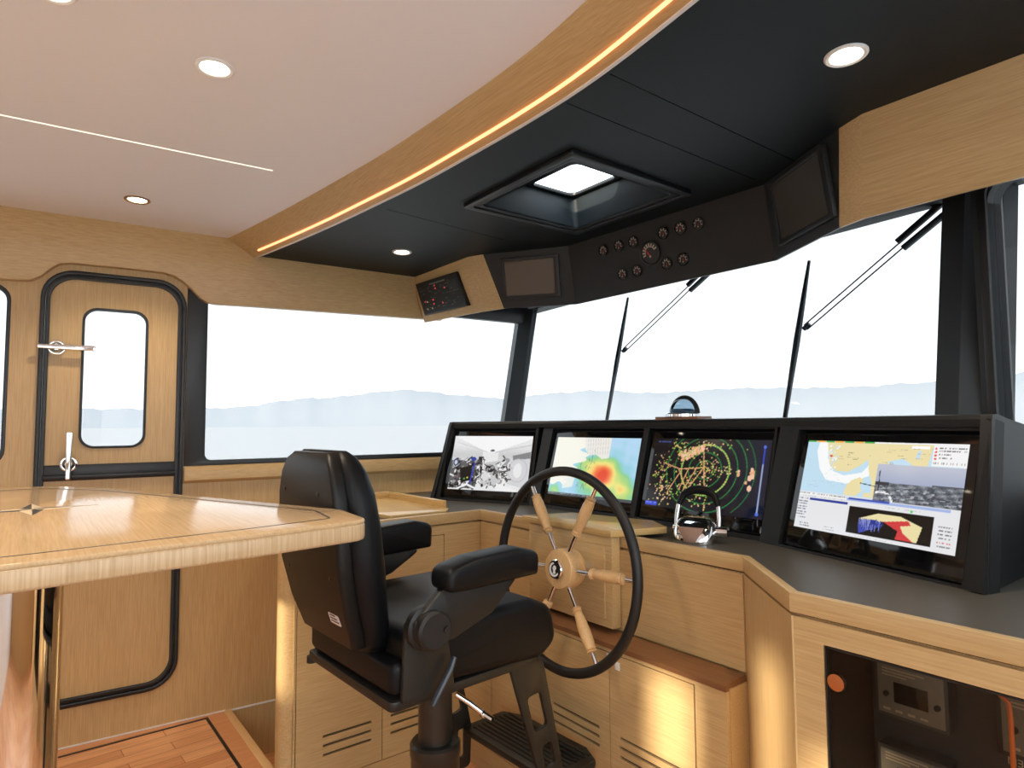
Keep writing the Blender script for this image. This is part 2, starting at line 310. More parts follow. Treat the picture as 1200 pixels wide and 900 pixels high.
# ------------------------------------------------------------------ ceilings
def fasc(X, base, k=1.): # fore-aft position of the bowed fascia at a given X
    pts = [(-3.6, .69), (-3.242, .757), (-2.856, .818), (-2.471, .869), (-1.906, .932), (-1.47, .952), (-1.237, .957), (-1.066, .951), (-.949, .936), (-.4, .85), (1.0, .52)]
    for (x0, y0), (x1, y1) in zip(pts, pts[1:]):
        if x0 <= X <= x1: return y0+(y1-y0)*(X-x0)/(x1-x0)
XS = [-3.45+i*.06 for i in range(73)]
XS = [x for x in XS if x < .95]
def sm(X): return sum(fasc(min(max(X+d, -3.6), 1.), 0) for d in (-.14, -.07, 0, .07, .14))/5
def low(X): return sm(X)+.122+.008*max(0, 1-abs(X+2.5)/1.2)
b = MB(); b.sheet([(x, sm(x)+.004) for x in XS]+[(XS[-1], -3), (-3.45, -3)], [[(-2.4235, -1.2), (-2.2865, .678), (-2.2975, .678), (-2.4345, -1.2)]], 2.27, 2.29)
struct(b, 'ceiling', WHT)
b = MB(); b.prism([(-3.6, -3.1), (1., -3.1), (1., .7), (-3.6, .7)], 2.33, 2.36); struct(b, 'ceiling', WHT)
b = MB(); secs = []
for x in XS:
    y0, y1 = sm(x), low(x); secs.append([V((x, a, z)) for a, z in ((y0, 2.275), (y0+.010, 2.262), (y1-.030, 2.2085), (y1-.024, 2.203), (y1-.004, 2.190), (y1+.002, 2.188), (y1+.010, 2.194), (y1+.016, 2.30), (y0, 2.30))])
b.loft(secs); fa = struct(b, 'trim_7', WX)
b = MB(); b.loft([[V((x, low(x)-.002+a, z)) for a, z in ((0, 2.1865), (.012, 2.188), (.012, 2.200), (0, 2.196))] for x in XS]); struct(b, 'trim_8', OFFW)
b = MB(); b.loft([[V((x, low(x)-.027+a, 2.2058+z)) for a, z in ((-.003, .0016), (.003, -.003), (.001, -.0075), (-.0055, -.004))] for x in XS if -3.2 < x < .9])
b.build('led_strip', LED, label='amber LED strip glowing along the curved oak ceiling fascia', cat='light')
b = MB(); b.prism([(-2.4235+.001, -1.2), (-2.2885, .677), (-2.2955, .677), (-2.4305, -1.2)], 2.272, 2.280)
b.build('ceiling_light_strip', LEDW, label='thin straight white light line recessed in the white ceiling', cat='light')
HX0, HX1, HY0, HY1 = -2.012, -1.396, 1.309, 1.912
HO = rrect(HX0+.045, HX1-.045, HY0+.045, HY1-.045, .01)
slits = [[(x0, y0), (x0+.0035, y0), (x1+.0035, y1), (x1, y1)] for x0, y0, x1, y1 in ((-1.036, 1.10, -1.036, 2.0), (-1.203, 1.11, -1.202, 2.0), (-2.24, 1.10, -2.30, 1.72))]
b = MB(); b.sheet([(x, low(x)+.006) for x in XS]+[(.95, 2.75), (-3.45, 2.75)], [HO]+slits, 2.2, 2.215); struct(b, 'ceiling', BLKM)
b = MB(); b.sheet([(-3.6, .7), (1., .7), (1., 2.8), (-3.6, 2.8)], [rrect(-2.02, -1.62, 1.50, 1.93, .0)], 2.335, 2.36); struct(b, 'ceiling', BLKM)
# deck hatch
h = empty('roof_hatch', ((HX0+HX1)/2, (HY0+HY1)/2, 2.19), 0, 'square black roof hatch with bright white skylight pane above the helm', 'hatch')
b = MB(); b.sheet(rrect(HX0, HX1, HY0, HY1, .012), [rrect(HX0+.028, HX1-.028, HY0+.028, HY1-.028, .012)], 2.184, 2.202, None, .003)
b.sheet(rrect(HX0+.026, HX1-.026, HY0+.026, HY1-.026, .012), [rrect(HX0+.052, HX1-.052, HY0+.052, HY1-.052, .02)], 2.190, 2.204, None, .002); b.build('hatch_frame', BLK, h)
ix0, ix1, iy0, iy1 = HX0+.055, HX1-.055, HY0+.055, HY1-.055; jx0, jx1, jy0, jy1 = -1.965, -1.70, 1.612, 1.842
b = MB(); r0 = rrect(ix0, ix1, iy0, iy1, .02, 3); r1 = rrect(jx0-.02, jx1+.02, jy0-.02, jy1+.02, .03, 3); r2 = rrect(jx0, jx1, jy0, jy1, .03, 3)
r0b = rrect(ix0-.02, ix1+.02, iy0-.02, iy1+.02, .02, 3); r3 = rrect(jx0-.03, jx1+.03, jy0-.03, jy1+.03, .03, 3)
b.loft([[V((x, y, 2.195)) for x, y in r0], [V((x, y, 2.335)) for x, y in r1]], cap=False); b.build('hatch_shaft', BLKM, h)
b = MB(); b.sheet(rrect(jx0-.035, jx1+.035, jy0-.035, jy1+.035, .03), [r2], 2.33, 2.345, None, .003); b.build('hatch_coaming', BLK, h)
b = MB(); b.box((jx0-.01, jy0-.01, 2.346), (jx1+.01, jy1+.01, 2.350)); b.build('skylight_pane', GCL, h)
# ceiling downlights
def downlight(x, y, z, label, ring):
    e = empty('ceiling_downlight', (x, y, z), 0, label, 'ceiling light', 'recessed ceiling downlights')
    b = MB(); b.lathe([(.047, .002), (.047, -.003), (.043, -.006), (.036, -.004), (.034, .0), (.034, .002)], (x, y, z), Z_, 36); b.build('trim_ring', ring, e)
    b = MB(); b.lathe([(.0005, -.001), (.031, -.001), (.033, .0012), (.0005, .0012)], (x, y, z-.0015), Z_, 30); b.build('lamp_lens', LGT, e)
    l = bpy.data.lights.new('lamp', 'SPOT'); l.energy = 9*LAMP; l.color = (1, .82, .62); l.spot_size = math.radians(110); l.spot_blend = .6; l.shadow_soft_size = .03
    lo = bpy.data.objects.new('lamp', l); COL.objects.link(lo); lo.parent = e; lo.location = (0, 0, -.012)
downlight(-1.706, .355, 2.27, 'larger downlight in the white ceiling near the curved fascia', OFFW)
downlight(-2.914, .329, 2.27, 'small downlight in the white ceiling above the port door', mat('bronze_ring', srgb(150, 118, 84), .4, .4))
downlight(-1.597, .012, 2.27, 'downlight cut off by the top edge of the photo', OFFW)
downlight(-2.754, 1.438, 2.2, 'small downlight in the black ceiling on the port side', OFFW)
downlight(-.65, 1.482, 2.2, 'large downlight in the black ceiling at upper right', OFFW)

for x_, y_, t_ in ((-2.9, -.9, 'port side'), (-1.7, -.9, 'middle'), (-.4, -.9, 'starboard side'), (-.4, .1, 'nearest the starboard windows')): downlight(x_, y_, 2.27, 'unseen fill downlight added over the aft end of the cabin, %s' % t_, OFFW)  # out-of-view fill lamps added to brighten the cabin

# ------------------------------------------------------------------ windshield, pillars, starboard side
RK = math.radians(10); A0 = V((-3.17, 2.45, 1.36)); SU = V((2.443, -.214, 0)).normalized(); SH = V((-SU.y, SU.x, 0))
SV = SH*math.sin(RK)+Z_*math.cos(RK); SN = SU.cross(SV); SF = MB.frame(A0, SU, SV, SN)   # u starboard, v up the glass, n aft
e = empty('window_3', A0, 0, kind='structure')
b = MB(); b.box((-.1, -.25, -.006), (2.5, .80, 0), fr=SF); b.build('window_pane', GLS, e)
b = MB(); b.box((-.2, -.5, -.06), (2.62, -.06, .02), .004, fr=SF); b.box((-.2, .735, -.06), (2.62, 1.0, .03), .004, fr=SF); b.build('window_frame', SEALM, e)
b = MB(); b.prism([(-.165, -.03), (-.14, .02), (-.035, .055), (.048, .012), (.052, -.02), (-.06, -.05)], -.3, .9, MB.frame(A0, SU, SN, -SV)@M.Scale(-1, 4, (0, 0, 1)))
struct(b, 'trim_9', SEALM)
b = MB(); b.prism([(2.42, .0), (2.43, .035), (2.50, .05), (2.585, .005), (2.60, -.06), (2.43, -.06)], -.4, .9, MB.frame(A0, SU, SN, -SV)@M.Scale(-1, 4, (0, 0, 1)))
struct(b, 'trim_10', SEALM)
# starboard facet window and the unseen starboard and aft walls with windows added to let daylight in
def flatwall(name, p0, p1, holes, outer_z=(-.05, 2.36), m=WX, inside=1):
    p0 = V(p0); p1 = V(p1); L = (p1-p0).length; u = (p1-p0).normalized(); n = V((-u.y, u.x, 0)); fr = MB.frame(p0, u, Z_, n)
    b = MB(); b.sheet([(0, outer_z[0]), (L, outer_z[0]), (L, outer_z[1]), (0, outer_z[1])], holes, -.03, .03, fr); struct(b, name, m); return fr, L
def pane(name, fr, x0, x1, z0, z1, r=.05, g=.025):
    e = empty(name, fr.translation, 0, kind='structure'); b = MB(); b.box((x0, z0, -.004), (x1, z1, .004), fr=fr); b.build('window_pane', GLS if name == 'window_4' else GCL, e)
    b = MB(); b.sheet(rrect(x0-g, x1+g, z0-g, z1+g, r), [rrect(x0, x1, z0, z1, r*.8)], -.04, .04, fr, .003); b.build('window_frame', BLK, e)
q0 = A0+SU*2.56; 
fr, L = flatwall('wall_front', (q0.x, q0.y, 0), (.85, 1.78, 0), [rrect(.045, 1.4, 1.16, 2.04, .06)], m=SEALM); pane('window_4', fr, .045, 1.4, 1.16, 2.04)
fr, L = flatwall('wall_starboard', (.85, 1.78, 0), (.85, -1.93, 0), [rrect(.15, 1.80, .55, 2.15, .06), rrect(1.95, 3.55, .55, 2.15, .06)], m=WX); pane('window_5', fr, .15, 1.80, .55, 2.15); pane('window_6', fr, 1.95, 3.55, .55, 2.15)
SUN_SLITS = [(1.04, 1.125, 1.36, 1.74), (1.19, 1.33, 1.36, 1.90), (1.50, 1.66, 1.47, 1.76), (2.20, 2.62, 1.85, 2.14), (2.76, 2.83, 1.28, 1.80)]   # unseen openings added to cast sun patches, measured from X=.9 towards port
fr, L = flatwall('wall_aft', (.9, -1.9, 0), (-3.7, -1.9, 0), [rrect(*a, .02) for a in SUN_SLITS], m=OFFW)
for k, a in enumerate(SUN_SLITS): pane('window_%d' % (7+k), fr, *a, .02, .01)  # glazes the aft openings added for the sun patches

# ------------------------------------------------------------------ overhead console
TOPP = [(-3.22, 1.747), (-2.644, 1.751), (-2.559, 1.786), (-2.198, 2.030), (-1.206, 2.066), (-.836, 1.842), (-.756, 1.806), (-.22, 1.809)]
BOTP = [(-3.12, 1.773), (-2.675, 1.838), (-2.515, 1.882), (-2.225, 2.10), (-1.199, 2.112), (-.878, 1.910), (-.795, 1.878), (-.22, 1.860)]
ZT, ZB = 2.1995, 1.93
oc = empty('overhead_console', (-1.70, 2.06, ZB), 0, 'faceted overhead instrument console under the black ceiling, black centre and oak ends', 'console')
def facet(i, j, name, m, back=.05, bev=0., curve=None):
    b = MB(); T = [V((x, y, ZT)) for x, y in TOPP[i:j+1]]; B = [V((x, y, ZB)) for x, y in BOTP[i:j+1]]
    if name == 'oak_panel' and i > 3:
        # bulged lower lip with rounded inner edge
        pass
    rows = []
    N = 6
    for k in range(N+1):
        t = k/N; rows.append([a.lerp(c, t) for a, c in zip(T, B)])
    rows.append([c+V((0, .014, .002)) for c in B]); rows.append([a+V((0, .03, 0)) for a in T]); rows.append(rows[0])
    n = len(T); rings = [[r[q] for r in rows[:-1]] for q in range(n)]
    b.loft(rings); return b.build(name, m, oc, smooth=25)
facet(0, 2, 'oak_panel', WX); facet(2, 3, 'screen_panel', PODB); facet(3, 4, 'gauge_panel', PODB); facet(4, 5, 'screen_panel', PODB); facet(5, 7, 'oak_panel', WX)
b = MB(); rows = []
for k, ((tx_, ty_), (bx_, by_)) in enumerate(zip(TOPP, BOTP)):
    d_ = .10 if k > 5 else .30; B_, T_ = V((bx_, by_, ZB)), V((tx_, ty_, ZT)); rows.append([B_+V((0, .006, .0015)), B_+V((0, d_, .05 if k > 5 else .135)), T_+V((0, d_+.06, 0)), T_+V((0, .02, 0))])
b.loft(rows); b.build('underside', BLK, oc, smooth=25)
# facet frames
def ffr(bl, br, tl):
    bl, br, tl = V(bl), V(br), V(tl); u = (br-bl).normalized(); n = u.cross(tl-bl).normalized(); v = n.cross(u); return MB.frame(bl, u, v, n)
def P3(i): return V((*TOPP[i], ZT)), V((*BOTP[i], ZB))
def mean_frame(i, j):
    (ti, bi), (tj, bj) = P3(i), P3(j); u = ((tj-ti)+(bj-bi)).normalized(); n = u.cross(ti+tj-bi-bj).normalized(); return MB.frame((ti+tj+bi+bj)/4, u, n.cross(u), n)
FA = mean_frame(0, 1); FP = mean_frame(2, 3); FS = mean_frame(4, 5); FG = ffr(P3(3)[1], P3(4)[1], P3(3)[0])
def at(fr, x, y, z): return fr @ V((x, y, z))
def ax(fr): return fr.col[0].to_3d(), fr.col[1].to_3d(), fr.col[2].to_3d()
def overhead_display(fr, x0, x1, y0, y1, screen, label):
    c = at(fr, (x0+x1)/2, y0, 0); e = empty('overhead_display', c, 0, label, 'screen', 'overhead displays')
    b = MB(); b.sheet(rrect(x0-.02, x1+.025, y0-.018, y1+.018, .006), [rrect(x0, x1, y0, y1, .004)], -.012, .016, fr, .002); b.build('bezel', PODB, e)
    b = MB(); b.box((x0-.004, y0-.004, -.001), (x1+.004, y1+.004, .011), fr=fr); b.build('screen', screen, e)
overhead_display(FP, -.133, .116, -.078, .090, SCRD, 'switched-off brownish screen on the port side of the overhead console')
overhead_display(FS, -.127, .147, -.085, .104, SCRD2, 'switched-off dark glossy screen on the starboard side of the overhead console')
GP = [(-1.988, 2.134, 'top row, first from the left'), (-1.896, 2.136, 'top row, second from the left'), (-1.814, 2.134, 'top row, third from the left'),
      (-1.903, 2.014, 'bottom row, first from the left'), (-1.819, 2.012, 'bottom row, second from the left'), (-1.656, 2.134, 'top row, fourth from the left'),
      (-1.572, 2.134, 'top row, fifth from the left'), (-1.488, 2.131, 'top row, rightmost'), (-1.662, 2.012, 'bottom row, third from the left'), (-1.579, 2.013, 'bottom row, rightmost')]
def gauge(X, zz, r, label, na, big=False):
    t = (zz-ZB)/(ZT-ZB); ys = P3(3)[1].lerp(P3(3)[0], t); ye = P3(4)[1].lerp(P3(4)[0], t); k = (X-ys.x)/(ye.x-ys.x); o = ys.lerp(ye, k); u, v, n = ax(FG); fr = MB.frame(o, u, v, n)
    e = empty('engine_gauge', o, 0, label, 'gauge', 'round gauges on the overhead console')
    b = MB(); b.lathe([(r*.84, .0), (r*.84, .006), (r*.9, .009), (r, .007), (r, -.002)], o, n, 32); b.build('bezel', BLK, e)
    b = MB(); b.lathe([(.0005, .0), (r*.86, .0), (r*.86, .004), (.0005, .004)], o, n, 28); b.build('dial', DIAL, e)
    b = MB(); N = 9 if big else 6
    for i in range(N):
        a = math.radians(200-220*i/(N-1)) if not big else math.radians(195-170*i/(N-1))
        b.prism([(r*.48*math.cos(a-.1), r*.48*math.sin(a-.1)), (r*.76*math.cos(a-.10), r*.76*math.sin(a-.10)), (r*.76*math.cos(a+.10), r*.76*math.sin(a+.10)), (r*.48*math.cos(a+.1), r*.48*math.sin(a+.1))], .004, .0046, fr)
    pts = circ(0, 0, r*.52, 14, -10 if not big else 20, 190)+circ(0, 0, r*.46, 14, -10 if not big else 20, 190)[::-1]; b.prism(pts, .004, .0045, fr); b.build('scale_marks', IVO, e)
    b = MB(); a = math.radians(na); pv = (0, -r*.42 if not big else -r*.3); d2 = (math.cos(a), math.sin(a)); L = r*(.62 if not big else .98); wv = r*.07
    b.prism([(pv[0]-d2[1]*wv, pv[1]+d2[0]*wv), (pv[0]+d2[1]*wv, pv[1]-d2[0]*wv), (pv[0]+d2[0]*L, pv[1]+d2[1]*L)], .0047, .0058, fr); b.build('needle', RED, e)
    b = MB(); b.lathe([(r*.1, .0058), (r*.1, .007), (.0003, .0074)], fr @ V((pv[0], pv[1], 0)), n, 12); b.build('needle_cap', IVO, e)
for X, zz, t in GP: gauge(X, zz, .026, 'small round gauge on overhead console, '+t, 78)
gauge(-1.735, 2.071, .052, 'large round gauge with a red needle at the centre of the overhead console', 122, True)
# alarm panel on the port oak end
e = empty('alarm_panel', at(FA, 0, -.09, 0), 0, 'black alarm panel with small red lights on the port oak end of the overhead console', 'panel')
u, v, n = ax(FA)
rng = np.random.default_rng(3)
PF2 = FA @ M(((1, -.22, 0, -.192), (0, 1, 0, -.098), (0, 0, 1, .010), (0, 0, 0, 1))); TLv = (PF2.col[1].to_3d())
PW, PH = .392, .186
b = MB(); b.box((0, 0, -.024), (PW, PH, .008), .002, fr=PF2); b.build('panel_plate', mat('panel_black', srgb(18, 22, 24), .4), e)
img = np.zeros((50, 94, 3))+np.array([20, 26, 28.])
for k in range(46):
    x, y = rng.integers(3, 86), rng.integers(3, 46); wv = rng.integers(2, 7); img[y, x:x+wv] = img[y, x:x+wv]*.4+np.array([96, 102, 98])*.8
img[4:6, 30:66] = 120; img[8:22, 70:88] += rng.uniform(0, 40, (14, 18, 1)); img[24:25, 62:90] = 80; img[10:13, 3:18] = 52; img[18:20, 3:18] = 50
o = picture('panel_print', img, at(PF2, .008, .008, .0085), u, TLv, n, PW-.016, PH-.016, PRINT, e)
for x, y, m in ((.44, .80, REDL), (.44, .71, REDL), (.65, .66, REDL), (.32, .40, REDL), (.31, .28, REDL), (.52, .25, REDL), (.12, .40, REDL), (.17, .38, AMBL), (.13, .17, AMBL), (.25, .16, AMBL)):
    b = MB(); b.lathe([(.0045, 0), (.0045, .004), (.001, .0055)], at(PF2, x*PW, y*PH, .008), n, 10); b.build('indicator_light', m, e)

# ------------------------------------------------------------------ wipers outside the windshield
def wiper(bl, tp, j, at_, mid, label):
    o = at(SF, *bl, -.05); e = empty('windshield_wiper', o, 0, label, 'wiper', 'windshield wipers')
    b = MB(); p0, p1 = at(SF, bl[0], bl[1]-.1, -.03), at(SF, *tp, -.03); c = p0.lerp(p1, .55)
    b.tube([p0, p0.lerp(p1, .3), c, p0.lerp(p1, .8), p1], [.008, .010, .013, .010, .006], 8); b.build('blade', WSHL, e)
    q = at(SF, *j, -.05); t = at(SF, *at_, -.05); dv = (t-q).normalized(); pr = dv.cross(SN)
    b = MB()
    for s in (-.012, .012): b.tube([q+pr*s, t+pr*s], .0028, 6)
    m_ = at(SF, *mid, -.05)
    for s in (-.018, .018): b.tube([m_+pr*s, t+pr*s*1.2+dv*.15], .012, 8)
    b.tube([q-dv*.01, q+dv*.02], .010, 8); b.build('arm', WSHL, e)
wiper((.835, .02), (.896, .674), (.889, .39), (1.321, .668), (1.30, .655), 'wiper on the port half of the windshield, behind the compass')
wiper((1.868, .017), (1.932, .638), (1.923, .373), (2.378, .706), (2.262, .625), 'wiper on the starboard half of the windshield beside the right pillar')

# ------------------------------------------------------------------ helm cabinets
def cell(outer, holes, fr, t=.012, t0=0.): b = MB(); b.sheet(outer, holes, t0, t0+t, fr); return b
def inset(r, g): return (r[0]+g, r[1]-g, r[2]+g, r[3]-g)
RC = lambda r, q=.0: rrect(r[0], r[1], r[2], r[3], q)
def slotholes(x0, x1, zs, hh=.0045): return [rrect(x0, x1, z-hh, z+hh, hh*.98, 4) for z in zs]
# port wing: face X=-2.25, u runs forward (+Y)
FWG = MB.frame(V((-2.262, 0, 0)), Y_, Z_, X_)
wc = empty('wing_cabinet', (-2.75, 1.2, -.25), 0, 'oak cabinet with slotted vents running beside the chair to the port wall', 'cabinet')
b = MB(); b.prism(roundpoly([(-2.262, .705), (-2.262, 1.60), (-3.24, 1.62), (-3.262, 1.055)], [.06, 0, 0, 0], 8), -.25, .942); b.build('cabinet_body', WY, wc)
dA = (.775, 1.0985, .102, .903); dB = (1.1015, 1.369, .102, .903); face = (.765, 1.549, .0, .940); G = .0015
b = cell(RC(face), [RC((.772, 1.372, .099, .906))], FWG); b.build('face_frame', WY, wc)
b = cell(RC(dA), slotholes(.871, 1.057, (.252, .220, .188)), FWG); b.build('cabinet_door', WY, wc)
b = cell(RC(dB), slotholes(1.134, 1.32, (.252, .220, .188)), FWG); b.build('cabinet_door', WY, wc)
b = MB(); b.box((.86, .17, .0), (1.07, .27, .003), fr=FWG); b.box((1.125, .17, .0), (1.33, .27, .003), fr=FWG); b.build('vent_shade_sheet', VENT, wc)  # dark sheets standing in for the shade inside the wing slots
# helm recess: upper face Y=1.55, lower doors stand forward at Y=1.46
FRU = MB.frame(V((0, 1.562, 0)), X_, Z_, -Y_); FRL = MB.frame(V((0, 1.474, 0)), X_, Z_, -Y_)
hc = empty('helm_cabinet', (-1.62, 1.6, 0), 0, 'oak helm cabinet behind the steering wheel with vented lower doors', 'cabinet')
b = MB(); b.box((-2.249, 1.562, 0), (-1.0, 1.9, .942)); b.box((-2.249, 1.474, 0), (-1.0, 1.57, .66)); b.build('cabinet_body', WX, hc)
b = cell(RC((-2.248, -1.004, .684, .940)), [], FRU); b.build('upper_panel', WX, hc)
b = MB(); b.prism([(1.548, .680), (1.458, .669), (1.458, .655), (1.57, .655)], -2.248, -1.004, MB.frame(V((0, 0, 0)), Y_, Z_, X_)); b.build('sill', wood('red_oak_sill', srgb(134, 94, 62), srgb(116, 79, 50), 'X'), hc)
xs = [-2.05, -1.732, -1.421, -1.105]
b = cell(RC((-2.248, -1.004, .0, .654)), [RC((xs[0]-.003, xs[-1]+.003, .097, .643))], FRL); b.build('face_frame', WX, hc)
for i in range(3):
    a, c = xs[i]+.0015, xs[i+1]-.0015
    b = cell(RC((a, c, .1, .640)), slotholes(a+.035, c-.045, (.399, .371, .343)) if i else [], FRL); b.build('cabinet_door', WX, hc)
b = MB(); b.box((-1.70, .33, 0), (-1.12, .415, .003), fr=FRL); b.build('vent_shade_sheet', VENT, hc)  # dark sheet painted as the shade behind the helm door slots
b = MB(); b.box((-1.395, .598, .0125), (-1.375, .622, .0145), .001, fr=FRL); b.box((-1.43, .612, .0125), (-1.41, .640, .0145), .001, fr=FRL); b.build('latch_plate', OFFW, hc)
# wheel pedestal box with its overhanging lid
pb = empty('steering_pedestal', (-1.66, 1.54, .69), 0, 'square oak box behind the wheel with a pale lid over the counter', 'pedestal')
b = MB(); b.box((-1.87, 1.508, .693), (-1.446, 1.549, .985), .006); b.box((-1.84, 1.502, .72), (-1.476, 1.512, .955), .004); b.build('pedestal_box', WX, pb)
b = MB(); b.prism(roundpoly([(-1.90, 1.498), (-1.44, 1.498), (-1.375, 1.70), (-1.50, 1.775), (-1.83, 1.70)], [.004, .004, .01, .01, .01]), .986, 1.008, None, .003); b.build('pedestal_lid', WL, pb, label='pale oak lid')
# starboard cabinet with glazed door
sc_ = empty('starboard_cabinet', (-.2, 1.6, 0), 0, 'oak cabinet at right with angled corner and smoked glass door', 'cabinet')
FSB = MB.frame(V((0, 1.322, 0)), X_, Z_, -Y_)
b = MB(); b.prism([(-1.0, 1.571), (-.7355, 1.322), (-.735, 1.322), (-.735, 1.9), (-1.0, 1.9)], 0, .942); b.box((-.735, 1.70, 0), (.75, 1.9, .942)); b.box((-.735, 1.322, 0), (.75, 1.72, .12)); b.box((-.735, 1.322, .9), (.75, 1.72, .942)); b.box((.12, 1.322, .1), (.75, 1.72, .92)); b.build('cabinet_body', WZ, sc_)
b = MB(); b.box((-.734, 1.33, .12), (-.722, 1.70, .90)); b.box((-.73, 1.69, .12), (.12, 1.699, .90)); b.box((-.73, 1.33, .12), (.12, 1.70, .125)); b.box((-.73, 1.33, .895), (.12, 1.70, .9)); b.box((.11, 1.33, .12), (.12, 1.70, .9)); b.build('cabinet_lining', VOID, sc_)
cu = (V((-.736, 1.31, 0))-V((-1.007, 1.558, 0))); CL = cu.length; cu.normalize(); cn = V((cu.y, -cu.x, 0)); FCH = MB.frame(V((-1.007, 1.558, 0))-cn*.012, cu, Z_, cn)
b = cell(RC((.002, CL+.004, 0, .940)), [], FCH); b.build('angled_panel', WZ, sc_)
b = cell(RC((-.7315, .75, 0, .940)), [RC((-.668, .1, .16, .896))], FSB); b.build('face_frame', WX, sc_)
gd = (-.6655, .0975, .1625, .8935)
b = MB(); b.box((gd[0], gd[2], .002), (gd[1], gd[3], .010), fr=FSB); b.build('glass_door', GTINT, sc_)
b = MB(); b.sheet(RC(gd), [RC((gd[0]+.003, gd[1]-.003, gd[2]+.003, gd[3]-.003))], .001, .0115, FSB); b.build('door_edge', BLK, sc_)
b = MB(); b.lathe([(.0165, .010), (.0175, .016), (.0165, .020), (.001, .0205)], FSB @ V((-.642, .830, 0)), -Y_, 28); b.build('finger_pull', BRC, sc_, label='copper coloured round finger pull')
# electronics seen through the smoked door
FD = MB.frame(V((0, 1.64, 0)), X_, Z_, -Y_)
b = MB(); b.box((-.72, .14, -.045), (.10, .87, .0), fr=FD); b.build('mounting_board', mat('board_grey', srgb(50, 54, 58), .5), sc_)
def device(x0, x1, z0, z1, label, face, blue=False, dial=False):
    c = FD @ V(((x0+x1)/2, z0, 0)); e = empty('power_unit', c, 0, label, 'device', 'electronics in the glass cabinet')
    w_, h_ = x1-x0, z1-z0
    b = MB(); b.box((x0, z0, 0), (x1, z1, .045), .004, fr=FD); b.build('case', DGR, e)
    b = MB(); b.box((x0+w_*.05, z0+h_*.07, .044), (x1-w_*.05, z1-h_*.07, .047), .001, fr=FD); b.build('face_plate', face, e)
    b = MB()
    for i in range(4): b.box((x0+w_*(.12+.17*i), z0+h_*.13, .046), (x0+w_*(.22+.17*i), z0+h_*.17, .0478), fr=FD)
    b.build('status_print', TAN, e); b = MB()
    for i in range(3): b.box((x0+w_*.12, z1-h_*(.14+.055*i), .046), (x0+w_*(.7-.12*i), z1-h_*(.115+.055*i), .0478), fr=FD)
    b.build('title_print', TAN, e)
    b = MB(); b.box((x0+w_*.28, z0+h_*.30, .046), (x1-w_*.26, z1-h_*.34, .049), .001, fr=FD); b.build('display', DBLUE if blue else GLB, e)
    for i in range(2):
        b = MB(); b.lathe([(w_*.045, 0), (w_*.04, .006), (.001, .007)], FD @ V((x0+w_*(.17 if i else .86), z0+h_*.42, .046)), -Y_, 14); b.build('button', BLK, e)
device(-.695, -.545, .675, .80, 'grey power unit with pale face, top left behind the smoked glass', DFACE)
device(-.46, -.29, .675, .81, 'grey power unit with blue display, top right behind the smoked glass', DFACE, True)
device(-.695, -.545, .49, .61, 'grey power unit below the pale-faced one, lower left behind the smoked glass', DFACE)
device(-.46, -.29, .47, .61, 'grey power unit with blue grid, lower right behind the smoked glass', mat('device_slate', srgb(84, 86, 92), .4), True)
tx = bpy.data.curves.new('t', 'FONT'); tx.body = 'DC SYSTEM'; tx.size = .022; tx.extrude = .0008; to = bpy.data.objects.new('t', tx); COL.objects.link(to)
dg = bpy.context.evaluated_depsgraph_get(); me = bpy.data.meshes.new_from_object(to.evaluated_get(dg)); bpy.data.objects.remove(to)
b = MB(); q = bmesh.new(); q.from_mesh(me); q.transform(FD @ M.Translation((-.345, .642, .002)) @ M.Scale(-1, 4, (1, 0, 0))); b.merge(q); b.build('reflected_lettering', TAN, sc_)  # mirrored text mesh modelled in place of a reflection in the glass
b = MB(); b.tube([FD @ V(p) for p in ((-.43, .90, .20), (-.415, .895, .26), (-.385, .875, .28), (-.374, .866, .28), (-.372, .84, .28), (-.372, .60, .28), (-.372, .14, .27))], .004, 8)
b.build('cable', ORG, label='thin orange cable dropping inside the glass-fronted cabinet', cat='cable')

# ------------------------------------------------------------------ worktop with oak edge
wt = empty('worktop', (-1.7, 1.75, .945), 0, 'dark taupe worktop running around the helm with a raised oak edge', 'worktop')
b = MB(); b.prism([(-2.262, .75), (-2.262, 1.565), (-1.0, 1.568), (-.738, 1.322), (.78, 1.322), (.78, 1.72), (-.62, 2.12), (-3.12, 2.36), (-3.262, 1.06)], .946, .974); b.build('worktop_slab', CTOP, wt)
def band(pts, z0, z1, t, bev=.003):
    # pts: outer line of the edge, seen face on the room side; t: thickness away from the room
    off = []; n = len(pts)
    for i, p in enumerate(pts):
        p = V(p); d0 = (V(pts[i])-V(pts[i-1])).normalized() if i else None; d1 = (V(pts[i+1])-V(pts[i])).normalized() if i < n-1 else None
        nn = [V((-d.y, d.x)) for d in (d0, d1) if d is not None]
        mm = sum(nn, V((0, 0))).normalized(); k = 1/max(.3, mm.dot(nn[0])); off.append(tuple(p+mm*t*k))
    return list(pts)+off[::-1]
line = [(-2.262, .70), (-2.250, .76), (-2.250, 1.550), (-1.007, 1.558), (-.738, 1.310), (.76, 1.310)]
line2 = [(-3.20, 1.04), (-2.30, .715), (-2.262, .722), (-2.250, .76), (-2.250, 1.550), (-1.007, 1.558), (-.738, 1.310), (.76, 1.310)]
b = MB(); b.prism(band(line2, 0, 0, .022), .9465, .988, None, .002); b.build('worktop_edge', WX, wt, label='raised pale oak edge')
